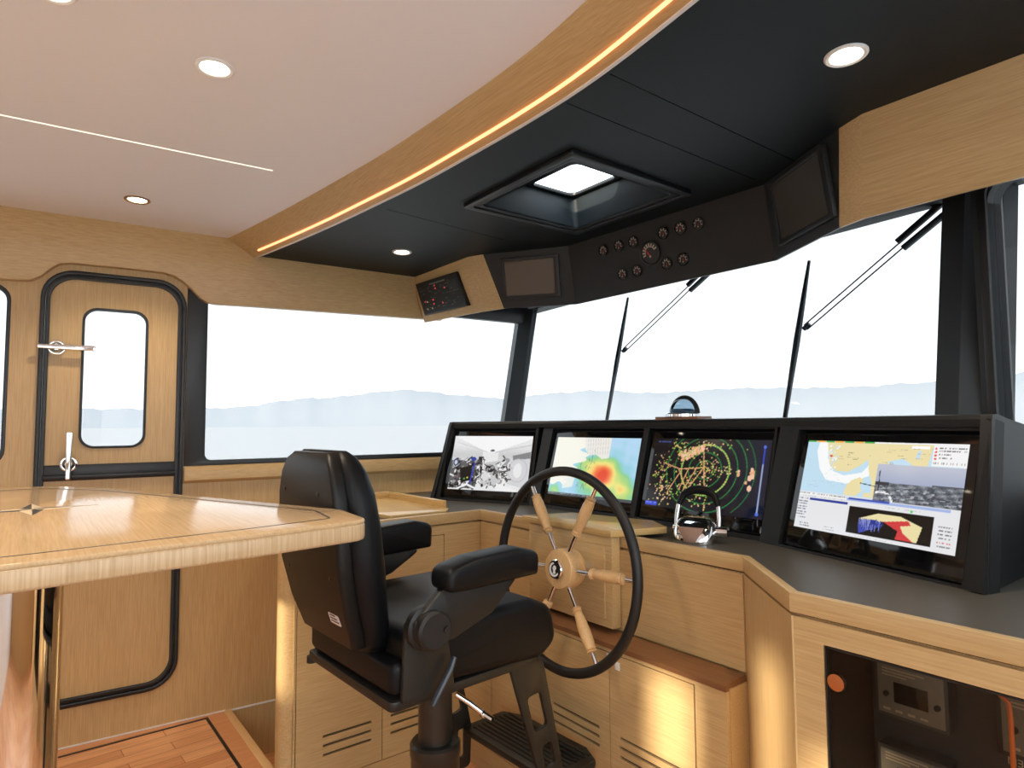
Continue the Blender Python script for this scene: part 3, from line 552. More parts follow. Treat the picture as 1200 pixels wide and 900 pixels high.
# tray on the port counter
tr = empty('wooden_tray', (-2.65, 1.3, .974), 0, 'shallow oak tray lying on the counter beside the chair headrest', 'tray')
b = MB(); b.prism(roundpoly([(-2.92, 1.36), (-2.45, 1.15), (-2.33, 1.17), (-2.31, 1.42), (-2.37, 1.47), (-2.93, 1.475)], .008), .974, .990, None, .002); b.build('tray_base', WL, tr)
b = MB(); b.prism([(-2.93, 1.475), (-2.40, 1.474), (-2.47, 1.454), (-2.93, 1.452)], .988, 1.02, None, .002); b.prism([(-2.93, 1.36), (-2.91, 1.35), (-2.91, 1.475), (-2.93, 1.475)], .988, 1.02, None, .002); b.build('tray_rim', WL, tr)

# ------------------------------------------------------------------ instrument console and monitors
TH = math.radians(16)
FAC = [((-2.875, 1.622), (-2.31, 1.866)), ((-2.31, 1.866), (-1.705, 1.885)), ((-1.705, 1.885), (-1.135, 1.863)), ((-1.135, 1.853), (-.487, 1.666))]
ZC = .974
ic = empty('instrument_console', (-1.7, 1.95, ZC), 0, 'long black console holding four lit monitors below the windshield', 'console')
def facet_frame(i):
    a, c = V((*FAC[i][0], ZC)), V((*FAC[i][1], ZC)); u = (c-a); L = u.length; u.normalize(); hh = V((-u.y, u.x, 0)); v = hh*math.sin(TH)+Z_*math.cos(TH); return MB.frame(a, u, v, u.cross(v)), L
MON = [(.114, .602, .018, .362, .139, .590, .060, .334), (.066, .596, .02, .362, .099, .588, .066, .331), (.022, .562, .02, .362, .052, .556, .068, .333), (.080, .619, .012, .360, .113, .592, .070, .336)]
FH = .400
b = MB()
for i in range(4):
    fr, L = facet_frame(i); m = MON[i]
    X0, X1, Y0, Y1 = m[0]-.006, m[1]+.003, m[2]-.004, m[3]+.008
    for q_ in (((-.004, 0), (X0, FH) if i else (-.004, 0)), ((X1, 0), (L+.004, FH) if i < 3 else (X1, 0)), ((X0-.001, 0), (X1+.001, Y0)), ((X0-.001, Y1), (X1+.001, FH))): b.box((*q_[0], -.045), (*q_[1], 0), fr=fr) if q_[0] != q_[1] else b.prism([(X1, 0), (L, 0), (L-.036, FH), (X1, FH)] if i else [(.055, 0), (X0, 0), (X0, FH), (.104, FH)], -.045, 0, fr)
b.build('front_panel', CONS, ic)
b = MB(); fr0 = [facet_frame(i) for i in range(4)]
topf = [fr0[0][0] @ V((.104, FH, 0)), fr0[0][0] @ V((fr0[0][1], FH, 0)), fr0[1][0] @ V((fr0[1][1], FH, 0)), fr0[2][0] @ V((fr0[2][1], FH, 0)), fr0[3][0] @ V((fr0[3][1]-.036, FH, 0))]
lowf = [fr0[0][0] @ V((.055, 0, 0)), fr0[0][0] @ V((fr0[0][1], 0, 0)), fr0[1][0] @ V((fr0[1][1], 0, 0)), fr0[2][0] @ V((fr0[2][1], 0, 0)), fr0[3][0] @ V((fr0[3][1], 0, 0))]
hood = []
for p, q in zip(topf, lowf):
    yb = max(p.y+.13, 2.08)
    hood.append([p+V((0, -.012, -.022)), p+V((0, -.014, -.004)), p+V((0, -.006, .006)), p+V((0, .02, .008)), V((p.x, yb, 1.335)), V((p.x, yb+.03, .98)), V((p.x, p.y-.02, .98)), q+V((0, .065, 0)), p+V((0, .03, -.03))])
b.loft(hood); b.build('hood', CONS, ic)
for k, sg in ((0, -1), (4, 1)):
    p, q = topf[k], lowf[k]; b = MB(); P_ = [(q.y+.002, .975), (p.y-.014, p.z-.01), (p.y-.006, p.z+.006), (p.y+.03, p.z+.008), (max(p.y+.16, 2.02), 1.335), (max(p.y+.16, 2.02), .975)]
    b.loft([[V((q.x+(p.x-q.x)*min(1, (z-.975)/(p.z-.975))*(1 if i_ < 4 else .6)+sg*o_, y, z)) for i_, (y, z) in enumerate(P_)] for o_ in (-.02, .003)]); b.build('side_panel', CONS, ic)
b = MB()
fr, L = fr0[3]; b.prism([(L-.034, 0), (L, 0), (L-.036, FH), (L-.053, FH)], -.01, .010, fr); b.build('end_rim', CONS, ic)
b = MB(); b.prism([(.055, 0), (.077, 0), (.118, FH), (.104, FH)], -.01, .010, fr0[0][0]); b.build('end_rim', CONS, ic)

def canvas(W, H, c): return np.zeros((H, W, 3))+np.array(c, float)
def grid(img): H, W, _ = img.shape; y, x = np.mgrid[0:H, 0:W]; return x/(W-1), y/(H-1)
def poly(img, pts, c, a=1.):
    x, y = grid(img); ins = np.zeros(x.shape, bool); n = len(pts)
    for i in range(n):
        (x0, y0), (x1, y1) = pts[i-1], pts[i]
        with np.errstate(divide='ignore', invalid='ignore'): cr = ((y0 > y) != (y1 > y)) & (x < (x1-x0)*(y-y0)/(y1-y0+1e-12)+x0)
        ins ^= cr
    img[ins] = img[ins]*(1-a)+np.array(c, float)*a
def rect(img, x0, x1, y0, y1, c, a=1.): x, y = grid(img); k = (x >= x0) & (x <= x1) & (y >= y0) & (y <= y1); img[k] = img[k]*(1-a)+np.array(c, float)*a
def blob(img, cx, cy, rx, ry, c, a=1.): x, y = grid(img); k = ((x-cx)/rx)**2+((y-cy)/ry)**2 < 1; img[k] = img[k]*(1-a)+np.array(c, float)*a
def line_(img, p, q, wd, c, a=1.):
    x, y = grid(img); asp = img.shape[1]/img.shape[0]; X, Yv = x*asp, y; px, py, qx, qy = p[0]*asp, p[1], q[0]*asp, q[1]; dx, dy = qx-px, qy-py
    t = np.clip(((X-px)*dx+(Yv-py)*dy)/(dx*dx+dy*dy+1e-9), 0, 1); k = np.hypot(X-px-t*dx, Yv-py-t*dy) < wd; img[k] = img[k]*(1-a)+np.array(c, float)*a
def ring(img, cx, cy, r, wd, c, a0=-400, a1=400):
    x, y = grid(img); asp = img.shape[1]/img.shape[0]; d_ = np.hypot((x-cx)*asp, y-cy); an = np.degrees(np.arctan2(-(y-cy), (x-cx)*asp)); k = (abs(d_-r) < wd) & (an > a0) & (an < a1); img[k] = c
def scribble(img, x0, x1, y, h_, c, rg, dens=.6):
    H, W, _ = img.shape; r = int(y*H); n = max(1, int(h_*H))
    for xx in range(int(x0*W), int(x1*W)):
        if rg.random() < dens: img[r:r+n, xx] = img[r:r+n, xx]*.35+np.array(c, float)*.65
def pic_engine():
    rg = np.random.default_rng(11); im = canvas(170, 96, (226, 227, 228)); x, y = grid(im)
    im += (rg.normal(0, 1, (96, 170, 1))*4); im -= 26*np.exp(-((y-.36)/.12)**2)[..., None]*(abs(x-.5) > .1)[..., None]
    poly(im, [(0, .0), (.45, .30), (.55, .30), (1, .05), (1, 0), (0, 0)], (242, 242, 243)); line_(im, (.05, .12), (.46, .3), .008, (205, 205, 207)); line_(im, (.56, .3), (1, .16), .01, (196, 197, 200)); blob(im, .52, .27, .03, .02, (90, 92, 95))
    poly(im, [(.78, .36), (1, .28), (1, .42), (.79, .44)], (110, 112, 116), .8); poly(im, [(.76, .45), (1, .40), (1, .95), (.74, .86)], (206, 207, 210)); blob(im, .86, .62, .05, .13, (228, 228, 230)); ring(im, .86, .62, .2, .01, (190, 190, 194))
    def mess(x0, x1, y0, y1, n, cols, s):
        for _ in range(n):
            cx, cy = rg.uniform(x0, x1), rg.uniform(y0, y1); c = cols[rg.integers(len(cols))]
            if rg.random() < .6: blob(im, cx, cy, rg.uniform(.006, s), rg.uniform(.008, s*1.5), c)
            else: line_(im, (cx, cy), (cx+rg.uniform(-.07, .07), cy+rg.uniform(-.1, .1)), rg.uniform(.006, .016), c)
    D = [(20, 20, 22), (38, 38, 40), (70, 70, 72), (230, 230, 230), (150, 150, 152)]
    rect(im, 0, .36, .46, .97, (92, 92, 94)); mess(0, .36, .42, .97, 120, D, .03); poly(im, [(.12, .60), (.28, .56), (.30, .82), (.16, .88)], (18, 18, 20)); blob(im, .06, .50, .035, .07, (40, 60, 110)); blob(im, .06, .50, .02, .04, (200, 205, 210))
    rect(im, .35, .42, .38, .78, (34, 34, 36)); mess(.34, .44, .38, .86, 34, D, .02); blob(im, .29, .43, .035, .035, (30, 64, 170)); line_(im, (.31, .5), (.28, .88), .014, (46, 60, 190)); blob(im, .2, .8, .012, .02, (70, 170, 80)); blob(im, .24, .78, .01, .015, (220, 200, 60)); blob(im, .11, .76, .008, .013, (200, 60, 60))
    poly(im, [(.44, .5), (.62, .45), (.66, .9), (.42, .92)], (196, 197, 198)); blob(im, .52, .60, .06, .07, (22, 22, 24)); mess(.44, .66, .5, .95, 44, D, .022); blob(im, .47, .75, .04, .08, (214, 214, 216))
    mess(.64, .76, .42, .86, 60, D, .022); poly(im, [(.62, .86), (.9, .98), (.62, .99)], (236, 236, 236)); poly(im, [(.12, .97), (.24, .88), (.37, .96), (.35, .98), (.24, .92), (.14, .99)], (236, 236, 238))
    return im
def pic_weather():
    rg = np.random.default_rng(5); im = canvas(170, 96, (240, 238, 226)); x, y = grid(im); nz = .035*np.sin(x*31+y*9)+.03*np.sin(y*37-x*17)+.02*np.sin(x*70)
    f = 1.25*np.exp(-(((x-.64)/.13)**2+((y-.60)/.19)**2))+.62*np.exp(-(((x-.60)/.26)**2+((y-.66)/.36)**2))+.62*np.exp(-(((x-.90)/.12)**2+((y-.84)/.2)**2))+.25*np.exp(-(((x-.86)/.03)**2+((y-.82)/.05)**2))+.34*np.exp(-(((x-.42)/.1)**2+((y-.45)/.12)**2))+.5*np.exp(-(((x-.08)/.08)**2+((y-.92)/.14)**2))+nz
    stops = [(.0, (178, 214, 240)), (.22, (150, 208, 222)), (.36, (140, 206, 150)), (.55, (178, 214, 128)), (.78, (236, 226, 130)), (1.0, (244, 206, 118)), (1.35, (240, 128, 76)), (1.7, (226, 78, 52))]
    cv = np.zeros(im.shape)
    for k in range(3): cv[..., k] = np.interp(f, [s[0] for s in stops], [s[1][k] for s in stops])
    edge = .40+.05*np.sin(y*23)+.03*np.sin(y*51); land = (x < edge-.36*np.clip(y-.30, 0, 1)) & (y < .80+.03*np.sin(x*40)); im2 = np.where(land[..., None], im, cv)
    poly(im2, [(.36, 0), (.68, 0), (.68, .33), (.60, .35), (.52, .28), (.44, .30), (.38, .2)], (232, 230, 224)); poly(im2, [(.14, .64), (.32, .60), (.30, .84), (.18, .88)], (238, 236, 226), .85)
    for i in range(9): line_(im2, (.4+.03*i, .02), (.42+.03*i, .28), .004, (200, 196, 190)); 
    for i in range(26): a, c = rg.uniform(.36, .52), rg.uniform(.2, .8); line_(im2, (a, c), (a+rg.uniform(-.02, .02), c+rg.uniform(.02, .09)), .005, (90, 110, 120), .7)
    rect(im2, 0, 1, .955, 1, (70, 74, 80)); scribble(im2, .02, .6, .965, .02, (220, 220, 220), rg, .5); return im2
def pic_radar():
    rg = np.random.default_rng(8); im = canvas(190, 112, (7, 9, 20)); x, y = grid(im); cx, cy = .50, .43; im += np.clip(x-.55, 0, 1)[..., None]*np.array([14, 26, 52])
    g = (28, 120, 62)
    for r in (.13, .24, .35, .46, .58): ring(im, cx, cy, r, .0065, g)
    ring(im, cx, cy, .35, .010, (70, 170, 84)); ring(im, cx, cy, .69, .0065, (24, 104, 54), -50, 50)
    C = [(226, 164, 128), (214, 186, 96), (170, 190, 84), (232, 190, 160), (120, 176, 70)]
    def spk(px_, py_, sx, sy, n, s=.008):
        for _ in range(n): blob(im, rg.normal(px_, sx), rg.normal(py_, sy), rg.uniform(.003, s), rg.uniform(.005, s*1.7), C[rg.integers(5)])
    for t in np.linspace(0, 1, 60): blob(im, .27+.2*t+rg.normal(0, .008), .27-.14*t+rg.normal(0, .03), .013, .024, C[rg.integers(2)*3])
    spk(.24, .12, .03, .05, 30); spk(.35, .2, .07, .05, 50); spk(.12, .48, .05, .12, 70); spk(.2, .8, .08, .1, 80); spk(.52, .40, .05, .06, 60); spk(.5, .1, .12, .04, 30); spk(.47, .85, .08, .06, 40); spk(.65, .45, .05, .03, 16); spk(.42, .55, .09, .1, 60)
    for q in ((.27, .44, .49, .40), (.27, .44, .36, .70), (.49, .40, .38, .70), (.49, .40, .52, .66), (.3, .44, .2, .76), (.12, .36, .28, .44), (.49, .4, .47, .16), (.36, .42, .30, .72), (.43, .41, .34, .72)): line_(im, q[:2], q[2:], .007, (208, 156, 110))
    for a in range(0, 360, 6): ca, sa = math.cos(math.radians(a)), math.sin(math.radians(a)); blob(im, cx+.35*ca/1.7, cy+.35*sa, .007, .011, C[1+rg.integers(2)])
    for px_, py_, s in ((.885, .43, .018), (.87, .5, .016), (.89, .48, .014), (.875, .63, .016), (.845, .56, .010), (.78, .46, .012), (.78, .42, .009), (.88, .39, .012)): blob(im, px_, py_, s, s*2.4, C[rg.integers(2)*3])
    line_(im, (.955, .1), (.955, .93), .009, (150, 166, 206)); line_(im, (.955, .1), (.955, .3), .012, (46, 70, 190)); blob(im, .955, .09, .012, .02, (80, 110, 220)); blob(im, .955, .94, .012, .02, (80, 110, 220))
    rect(im, .0, .115, .93, .985, (40, 60, 200)); scribble(im, .005, .11, .945, .025, (200, 210, 250), rg, .4); scribble(im, .03, .16, .05, .02, (90, 120, 220), rg, .6); return im
def pic_chart():
    rg = np.random.default_rng(2); im = canvas(260, 150, (222, 224, 228)); x, y = grid(im); sea = (190, 220, 238); ln = (232, 218, 166); sh = (244, 246, 246)
    rect(im, 0, .985, .02, .585, sea)
    poly(im, [(.09, .02), (.16, .02), (.17, .2), (.21, .33), (.30, .375), (.42, .33), (.47, .22), (.47, .36), (.33, .46), (.18, .44), (.12, .32), (.08, .12)], sh)
    poly(im, [(.15, .02), (.82, .02), (.80, .24), (.62, .22), (.55, .26), (.54, .58), (.50, .58), (.49, .42), (.46, .30), (.45, .19), (.40, .26), (.33, .33), (.24, .33), (.19, .27), (.17, .16)], ln)
    poly(im, [(.36, .42), (.41, .38), (.44, .40), (.42, .48), (.44, .52), (.40, .58), (.32, .58), (.33, .48)], ln); poly(im, [(.45, .54), (.49, .53), (.5, .58), (.45, .58)], ln); poly(im, [(.57, .2), (.66, .16), (.72, .22), (.60, .24)], sea); poly(im, [(.74, .08), (.76, .08), (.75, .16), (.73, .15)], sea)
    for _ in range(50):
        a, c = rg.uniform(.17, .24), rg.uniform(.05, .33); blob(im, a, c, .006, .01, sea if rg.random() < .6 else sh)
    for _ in range(26): a, c = rg.uniform(.2, .8), rg.uniform(.05, .3); scribble(im, a, a+.04, c, .012, (120, 116, 100), rg, .45)
    for _ in range(18): a, c = rg.uniform(.02, .3), rg.uniform(.36, .54); scribble(im, a, a+.03, c, .012, (140, 170, 190), rg, .4)
    blob(im, .19, .17, .012, .012, (214, 70, 60)); line_(im, (.42, .44), (.52, .46), .005, (60, 80, 90))
    for i in range(7): rect(im, .0+.068*i, .068*(i+1)-.004, 0, .018, ((70, 170, 80), (240, 170, 70))[i % 2])
    rect(im, .48, 1, 0, .018, (238, 238, 238)); scribble(im, .5, .78, .004, .012, (110, 110, 110), rg, .3); rect(im, .70, .80, .03, .055, (250, 250, 250))
    rect(im, .82, 1, .0, .22, (240, 240, 240))
    for i in range(4): blob(im, .835, .05+.032*i, .007, .010, (222, 70, 64)); scribble(im, .85, .99 if i < 2 else .92, .04+.032*i, .018, (50, 50, 52), rg, .6)
    scribble(im, .83, .99, .185, .02, (90, 90, 92), rg, .4)
    # camera inset with the wake
    k = (x >= .515) & (x <= 1) & (y >= .225) & (y <= .60); t = np.clip((y-.225)/.19, 0, 1); sky = np.stack([188-28*t, 192-22*t, 206-10*t], -1); im[k] = sky[k]
    k2 = k & (y > .415); nzv = 40*np.sin(x*60+y*40)*np.sin(y*90-x*30)+rg.normal(0, 16, x.shape); wv = np.stack([104+nzv, 110+nzv, 118+nzv], -1); im[k2] = np.clip(wv, 50, 200)[k2]
    rect(im, .515, .60, .405, .44, (56, 58, 64)); rect(im, .84, 1, .40, .415, (80, 84, 92)); line_(im, (.535, .3), (.54, .5), .006, (50, 50, 56)); ring(im, .56, .63, .125, .012, (236, 236, 240), 0, 120)
    for i in range(70): a, c = rg.uniform(.55, 1), rg.uniform(.44, .59); blob(im, a, c, rg.uniform(.005, .02), rg.uniform(.004, .01), (170, 176, 184) if rg.random() < .5 else (66, 72, 80))
    # lower tables
    rect(im, 0, 1, .60, 1, (226, 227, 230)); rect(im, .0, .36, .60, .625, (240, 240, 240)); scribble(im, 0, .36, .605, .014, (100, 100, 104), rg, .5); rect(im, .35, .95, .605, .635, (160, 180, 226)); rect(im, .36, .62, .60, .618, (60, 80, 180)); rect(im, .085, .36, .655, .68, (46, 58, 150))
    scribble(im, .0, .34, .635, .012, (120, 120, 126), rg, .35)
    for i in range(8): scribble(im, .005, .08, .665+.03*i, .016, (70, 76, 100), rg, .6)
    for i in range(2): scribble(im, .04, .12, .935+.03*i, .015, (80, 80, 84), rg, .5); scribble(im, .22, .3, .945+.025*i, .012, (80, 80, 84), rg, .5)
    scribble(im, .6, .84, .655, .012, (120, 120, 126), rg, .2); blob(im, .75, .667, .008, .012, (80, 200, 90)); scribble(im, .4, .7, .982, .012, (120, 120, 126), rg, .2)
    for i, c in enumerate(((90, 90, 90), (60, 60, 64), (60, 60, 64), (90, 90, 90), (200, 60, 60), (90, 90, 90))): scribble(im, .90, .97, .76+.035*i, .018, c, rg, .6)
    rect(im, .375, .875, .69, .965, (6, 6, 8)); poly(im, [(.45, .80), (.56, .73), (.70, .73), (.82, .80), (.80, .95), (.68, .95), (.70, .86), (.60, .80), (.52, .84)], ln); poly(im, [(.45, .82), (.56, .79), (.6, .84), (.50, .92), (.46, .95), (.45, .88)], (60, 74, 170)); poly(im, [(.6, .80), (.74, .76), (.76, .8), (.7, .82), (.72, .88), (.78, .95), (.68, .95), (.69, .87)], (206, 60, 64))
    for i in range(30): a = rg.uniform(.45, .6); line_(im, (a, .8), (a+rg.uniform(-.01, .01), rg.uniform(.84, .92)), .004, (40, 50, 130) if rg.random() < .6 else (130, 140, 200))
    return im
PICS = [pic_engine(), pic_weather(), pic_radar(), pic_chart()]
ML = ['leftmost of the four console monitors, showing a grey engine room camera view', 'console monitor showing a pastel weather map with a red patch, behind the wheel rim', 'console monitor showing an orange and green radar sweep on black', 'rightmost console monitor, showing a sea chart with tables and an inset picture']
for i in range(4):
    fr, L = facet_frame(i); x0, x1, y0, y1, a0, a1, b0, b1 = MON[i]; u, v, n = ax(fr)
    e = empty('console_monitor', at(fr, (x0+x1)/2, y0, 0), 0, ML[i], 'monitor', 'monitors in the helm console')
    b = MB(); b.box((x0, y0, -.04), (x1, y1, -.012), .003, fr=fr); b.build('monitor_housing', BLK, e)
    b = MB(); b.box((x0+.004, y0+.004, -.013), (x1-.004, y1-.004, -.009), .001, fr=fr); b.build('front_glass', GLB, e)
    picture('lit_screen', PICS[i], at(fr, a0, b0, -.0085), u, v, n, a1-a0, b1-b0, SCREEN, e)

# compass on the hood
c0 = V((-1.556, 2.06, 1.372)); fr, L = facet_frame(2)
cz = 1.366
e = empty('dome_compass', (-1.556, 2.03, cz), 0, 'small dome compass on a wooden base on top of the console', 'compass')
b = MB(); b.box((-1.655, 1.985, cz-.008), (-1.455, 2.075, cz+.010), .002); b.build('wood_base', wood('walnut', srgb(150, 106, 76), srgb(110, 76, 54), 'X'), e)
o = (-1.556, 2.03, cz+.010)
b = MB(); b.lathe([(.066, 0), (.066, .010), (.060, .016), (.052, .017), (.052, .0)], o, Z_, 32); b.build('base_ring', CHR, e)
b = MB(); b.lathe([(.046, .012), (.048, .022), (.040, .030), (.001, .032)], o, Z_, 24); b.build('compass_card', mat('card_blue', srgb(50, 80, 104), .4), e)
b = MB(); b.lathe([(.052, .014)]+[(.052*math.cos(math.radians(t)), .014+.055*math.sin(math.radians(t))) for t in range(10, 90, 10)]+[(.0005, .069)], o, Z_, 28); b.build('glass_dome', GDOME, e)
b = MB(); b.tube([V((o[0]+.062*math.cos(t), o[1]+.01, o[2]+.012+.064*math.sin(t))) for t in [math.pi*k/16 for k in range(0, 17)]], [.005+.005*(1-k/16) for k in range(17)], 8); b.build('hood_bow', CONS, e)

# throttle
e = empty('throttle_control', (-1.265, 1.69, .974), 0, 'chrome throttle control with a black arched handle on the counter', 'throttle')
o = V((-1.265, 1.70, .974)); FT = MB.frame(o, V((math.cos(.35), math.sin(.35), 0)), V((-math.sin(.35), math.cos(.35), 0)), Z_)
b = MB(); secs = []
for z, sx, sy, yo in ((0, .062, .06, 0), (.01, .064, .062, 0), (.035, .066, .055, .004), (.058, .062, .042, .012), (.072, .05, .028, .018), (.078, .03, .014, .02)): secs.append([FT @ V((sx*math.copysign(abs(math.cos(t))**.7, math.cos(t)), yo+sy*math.copysign(abs(math.sin(t))**.7, math.sin(t)), z)) for t in [2*math.pi*k/28 for k in range(28)]])
b.loft(secs); b.build('throttle_body', CHR, e)
b = MB(); b.prism([(-.042, .05), (.042, .05), (.016, .004), (-.016, .004)], 0, .006, MB.frame(FT @ V((0, -.058, .004)), ax(FT)[0], (ax(FT)[1]*.28+Z_).normalized(), -ax(FT)[1]), .001); b.build('throttle_plate', mat('warm_plate', srgb(150, 120, 104), .35, .3), e)
arc = [(-.068, .018, .030), (-.068, .030, .075), (-.064, .040, .110), (-.05, .050, .142), (-.025, .055, .156), (0, .056, .160), (.025, .055, .156), (.05, .050, .142), (.064, .040, .110), (.068, .030, .075), (.068, .018, .030)]
b = MB(); b.tube([FT @ V(p) for p in arc[2:9]], [.009, .012, .014, .014, .014, .012, .009], 12); b.build('handle_grip', LEA, e)
b = MB(); b.tube([FT @ V(p) for p in arc[:3]], .0075, 10); b.tube([FT @ V(p) for p in arc[8:]], .0075, 10); b.build('handle_arms', CHR, e)
b = MB(); b.cyl(FT @ V((.055, .015, .035)), FT @ V((.098, .015, .035)), .017); b.build('pivot_knob', CHR, e)
b = MB(); b.cyl(FT @ V((-.055, .015, .035)), FT @ V((-.075, .015, .035)), .014); b.build('pivot_knob', CHR, e)

# ------------------------------------------------------------------ steering wheel
wc_ = V((-1.551, 1.388, .885)); t, wz = .070, .025; RW = .312
wx = V((math.cos(wz), math.sin(wz), 0)); wy = (V((-math.sin(wz), math.cos(wz), 0))*math.sin(t)+Z_*math.cos(t)); wn = wx.cross(wy)   # wn points aft to the helmsman
sw = empty('steering_wheel', wc_, 0, 'large steering wheel with black rim and six turned wooden spokes', 'steering wheel')
cp = lambda a, r, h=0.: wc_+wx*(r*math.cos(a))+wy*(r*math.sin(a))+wn*h
b = MB(); b.tube([cp(2*math.pi*k/72, RW) for k in range(72)], .0155, 14, True); b.build('rim', RUB, sw)
b = MB(); b.lathe([(.042, -.065), (.060, -.048), (.064, -.03), (.064, .012), (.060, .019), (.03, .024), (.001, .024)], wc_, wn, 40); b.build('hub', WH, sw)
b = MB(); b.lathe([(.030, .022), (.031, .03), (.028, .034), (.027, .030)], wc_, wn, 32); b.build('hub_cap', CHR, sw)
b = MB(); b.lathe([(.0275, .028), (.0275, .0335), (.001, .0350)], wc_, wn, 32); b.build('hub_badge', BLK, sw)
fb = MB.frame(wc_+wn*.0354, wx, wy, wn)
b = MB(); b.prism(circ(0, 0, .0225, 24, 100, 330)+circ(.002, .001, .0165, 24, 100, 330)[::-1], 0, .001, fb); b.prism(roundpoly([(-.002, .013), (.007, .012), (.010, .004), (.005, -.002), (.008, -.012), (-.004, -.013), (-.003, -.004), (-.007, .004)], .002, 3), 0, .001, fb); b.build('hub_emblem', OFFW, sw)
b = MB(); b.cyl(wc_-wn*.02, V((wc_.x, 1.512, wc_.z-.01)), .022); b.build('shaft', CHR, sw)
for k in range(6):
    a = math.radians(3+60*k); dr = wx*math.cos(a)+wy*math.sin(a)
    b = MB(); b.cyl(wc_+dr*.062, wc_+dr*(RW-.006), .0072, seg=14); sp = b.build('spoke', CHR, sw)
    b = MB(); R0 = .125; b.lathe([(.0085, 0), (.0125, .002), (.0165, .006), (.0125, .010), (.0165, .014), (.0125, .018), (.0135, .024), (.0175, .05), (.0188, .085), (.0178, .112), (.0155, .124), (.0165, .128), (.0125, .132), (.0165, .137), (.0085, .141)], wc_+dr*R0, dr, 20); b.build('spoke_handle', WH, sp, label='turned wooden grip')

# ------------------------------------------------------------------ helm chair (local x starboard, y forward, z up)
ch = empty('helm_chair', (-1.62, .95, 0), math.radians(3), 'black leather helm chair with armrests on a dark pedestal', 'chair')
def part(b, name, m, parent=ch, **k): return b.build(name, m, parent, world=False, **k)
def rring(cx0, cx1, y0, y1, z, r, n=5, tilt=0.): return [V((x, y, z+tilt*(y-y0))) for x, y in rrect(cx0, cx1, y0, y1, r, n)]
# seat cushion: side profile extruded
prof = roundpoly([(-.235, .722), (.20, .700), (.262, .735), (.245, .835), (.17, .868), (-.05, .868), (-.235, .858)], [.03, .05, .05, .06, .05, .05, .04], 6)
FY = MB.frame(V((0, 0, 0)), Y_, Z_, X_)
b = MB(); b.prism(prof, -.25, .25, FY, .028, 4); part(b, 'seat_cushion', LEA, smooth=60)
b = MB(); b.box((-.236, -.268, .712), (.236, -.15, .795), .022, 4); part(b, 'seat_back_roll', LEA, smooth=60)
b = MB(); b.prism(roundpoly([(-.24, -.272), (.24, -.272), (.23, .205), (-.23, .205)], .02), .684, .708, None, .004); b.cyl((-.232, -.262, .672), (-.232, -.262, .69), .014); part(b, 'seat_pan', GMET)
# backrest: rear shell and cushion
def bsec(z): # half width, rear y, front y
    t = [(.80, .150, -.318, -.215), (.84, .168, -.330, -.220), (.90, .182, -.352, -.232), (1.0, .196, -.376, -.246), (1.10, .196, -.384, -.258), (1.18, .188, -.388, -.272), (1.235, .170, -.388, -.288), (1.27, .145, -.384, -.305), (1.288, .115, -.374, -.325)]
    for p, q in zip(t, t[1:]):
        if p[0] <= z <= q[0]: k = (z-p[0])/(q[0]-p[0]); return [p[i]+(q[i]-p[i])*k for i in (1, 2, 3)]
    return t[-1][1:]
zs = [.80, .82, .85, .9, .95, 1.0, 1.05, 1.1, 1.14, 1.18, 1.21, 1.235, 1.255, 1.272, 1.282, 1.288]
b = MB(); b.loft([rring(-bsec(z)[0], bsec(z)[0], bsec(z)[1]+.028, bsec(z)[2], z, min(.045, (bsec(z)[2]-bsec(z)[1]-.028)*.45), 5) for z in zs]); part(b, 'back_cushion', LEA, smooth=70)
b = MB(); b.loft([rring(-bsec(z)[0]*.93, bsec(z)[0]*.93, bsec(z)[1], bsec(z)[1]+.04, z-.004, .012, 4) for z in zs[1:]]); bs = part(b, 'back_shell', SHELL, smooth=60)
b = MB()
for x, z in ((-.125, 1.185), (.085, 1.185), (-.13, .98), (.13, .99)): b.lathe([(.006, 0), (.006, .003), (.001, .004)], (x, bsec(z)[1]+.001, z), (0, -1, 0), 12)
part(b, 'shell_screws', STL, bs)
b = MB(); tg0 = V((.07, bsec(.88)[1]-.001, .895)); tv = V((0, -.33, .94)).normalized(); tf = MB.frame(tg0, X_, tv, X_.cross(tv)); b.prism(roundpoly([(0, 0), (.058, 0), (.058, .028), (0, .028)], .005, 3), -.012, .006, tf @ M.Translation((0, -.024, 0))); tg = part(b, 'maker_tag', OFFW, bs, label='small white tag')
b = MB()
for i in range(3): b.box((.008, -.018+.008*i, .006), (.05-.006*i, -.0145+.008*i, .0066), fr=tf)
part(b, 'tag_print', DGR, bs)
# arms
for s, nm in ((1, 'near'), (-1, 'far')):
    x0, x1 = (.248, .334) if s > 0 else (-.334, -.248)
    f, lo_ = (0, .957) if s > 0 else (.05, .938)
    pad = roundpoly([(-.175+f, lo_), (-.10+f, lo_-.003), (.112+f, lo_+.002), (.116+f, 1.018), (.05+f, 1.034), (-.09+f, 1.028), (-.175+f, 1.010)], [.02, .05, .012, .03, .06, .08, .03], 5)
    b = MB(); b.prism(pad, x0, x1, FY, .014, 3); part(b, 'armrest', LEA, smooth=60)
    b = MB(); b.prism(roundpoly([(-.225, .84), (-.13, .835), (-.01+f*.5, .875), (.085+f, lo_+.003), (-.16, lo_+.003), (-.24, .89)], .012, 3), s*.262, s*.288, FY, .004); part(b, 'arm_bracket', RUB)
    b = MB(); b.lathe([(.050, 0), (.052, .012), (.052, .022), (.044, .026), (.046, .056), (.040, .062), (.001, .062)], (s*.25, -.195, .872), (s, 0, 0), 32); b.lathe([(.008, .060), (.008, .066), (.001, .066)], (s*.25, -.168, .872), (s, 0, 0), 12); part(b, 'tilt_knob', RUB)
    b = MB(); b.prism(roundpoly([(-.25, .70), (-.10, .70), (-.13, .88), (-.24, .89)], .015, 3), s*.236, s*.252, FY, .003); part(b, 'side_plate', GMET)
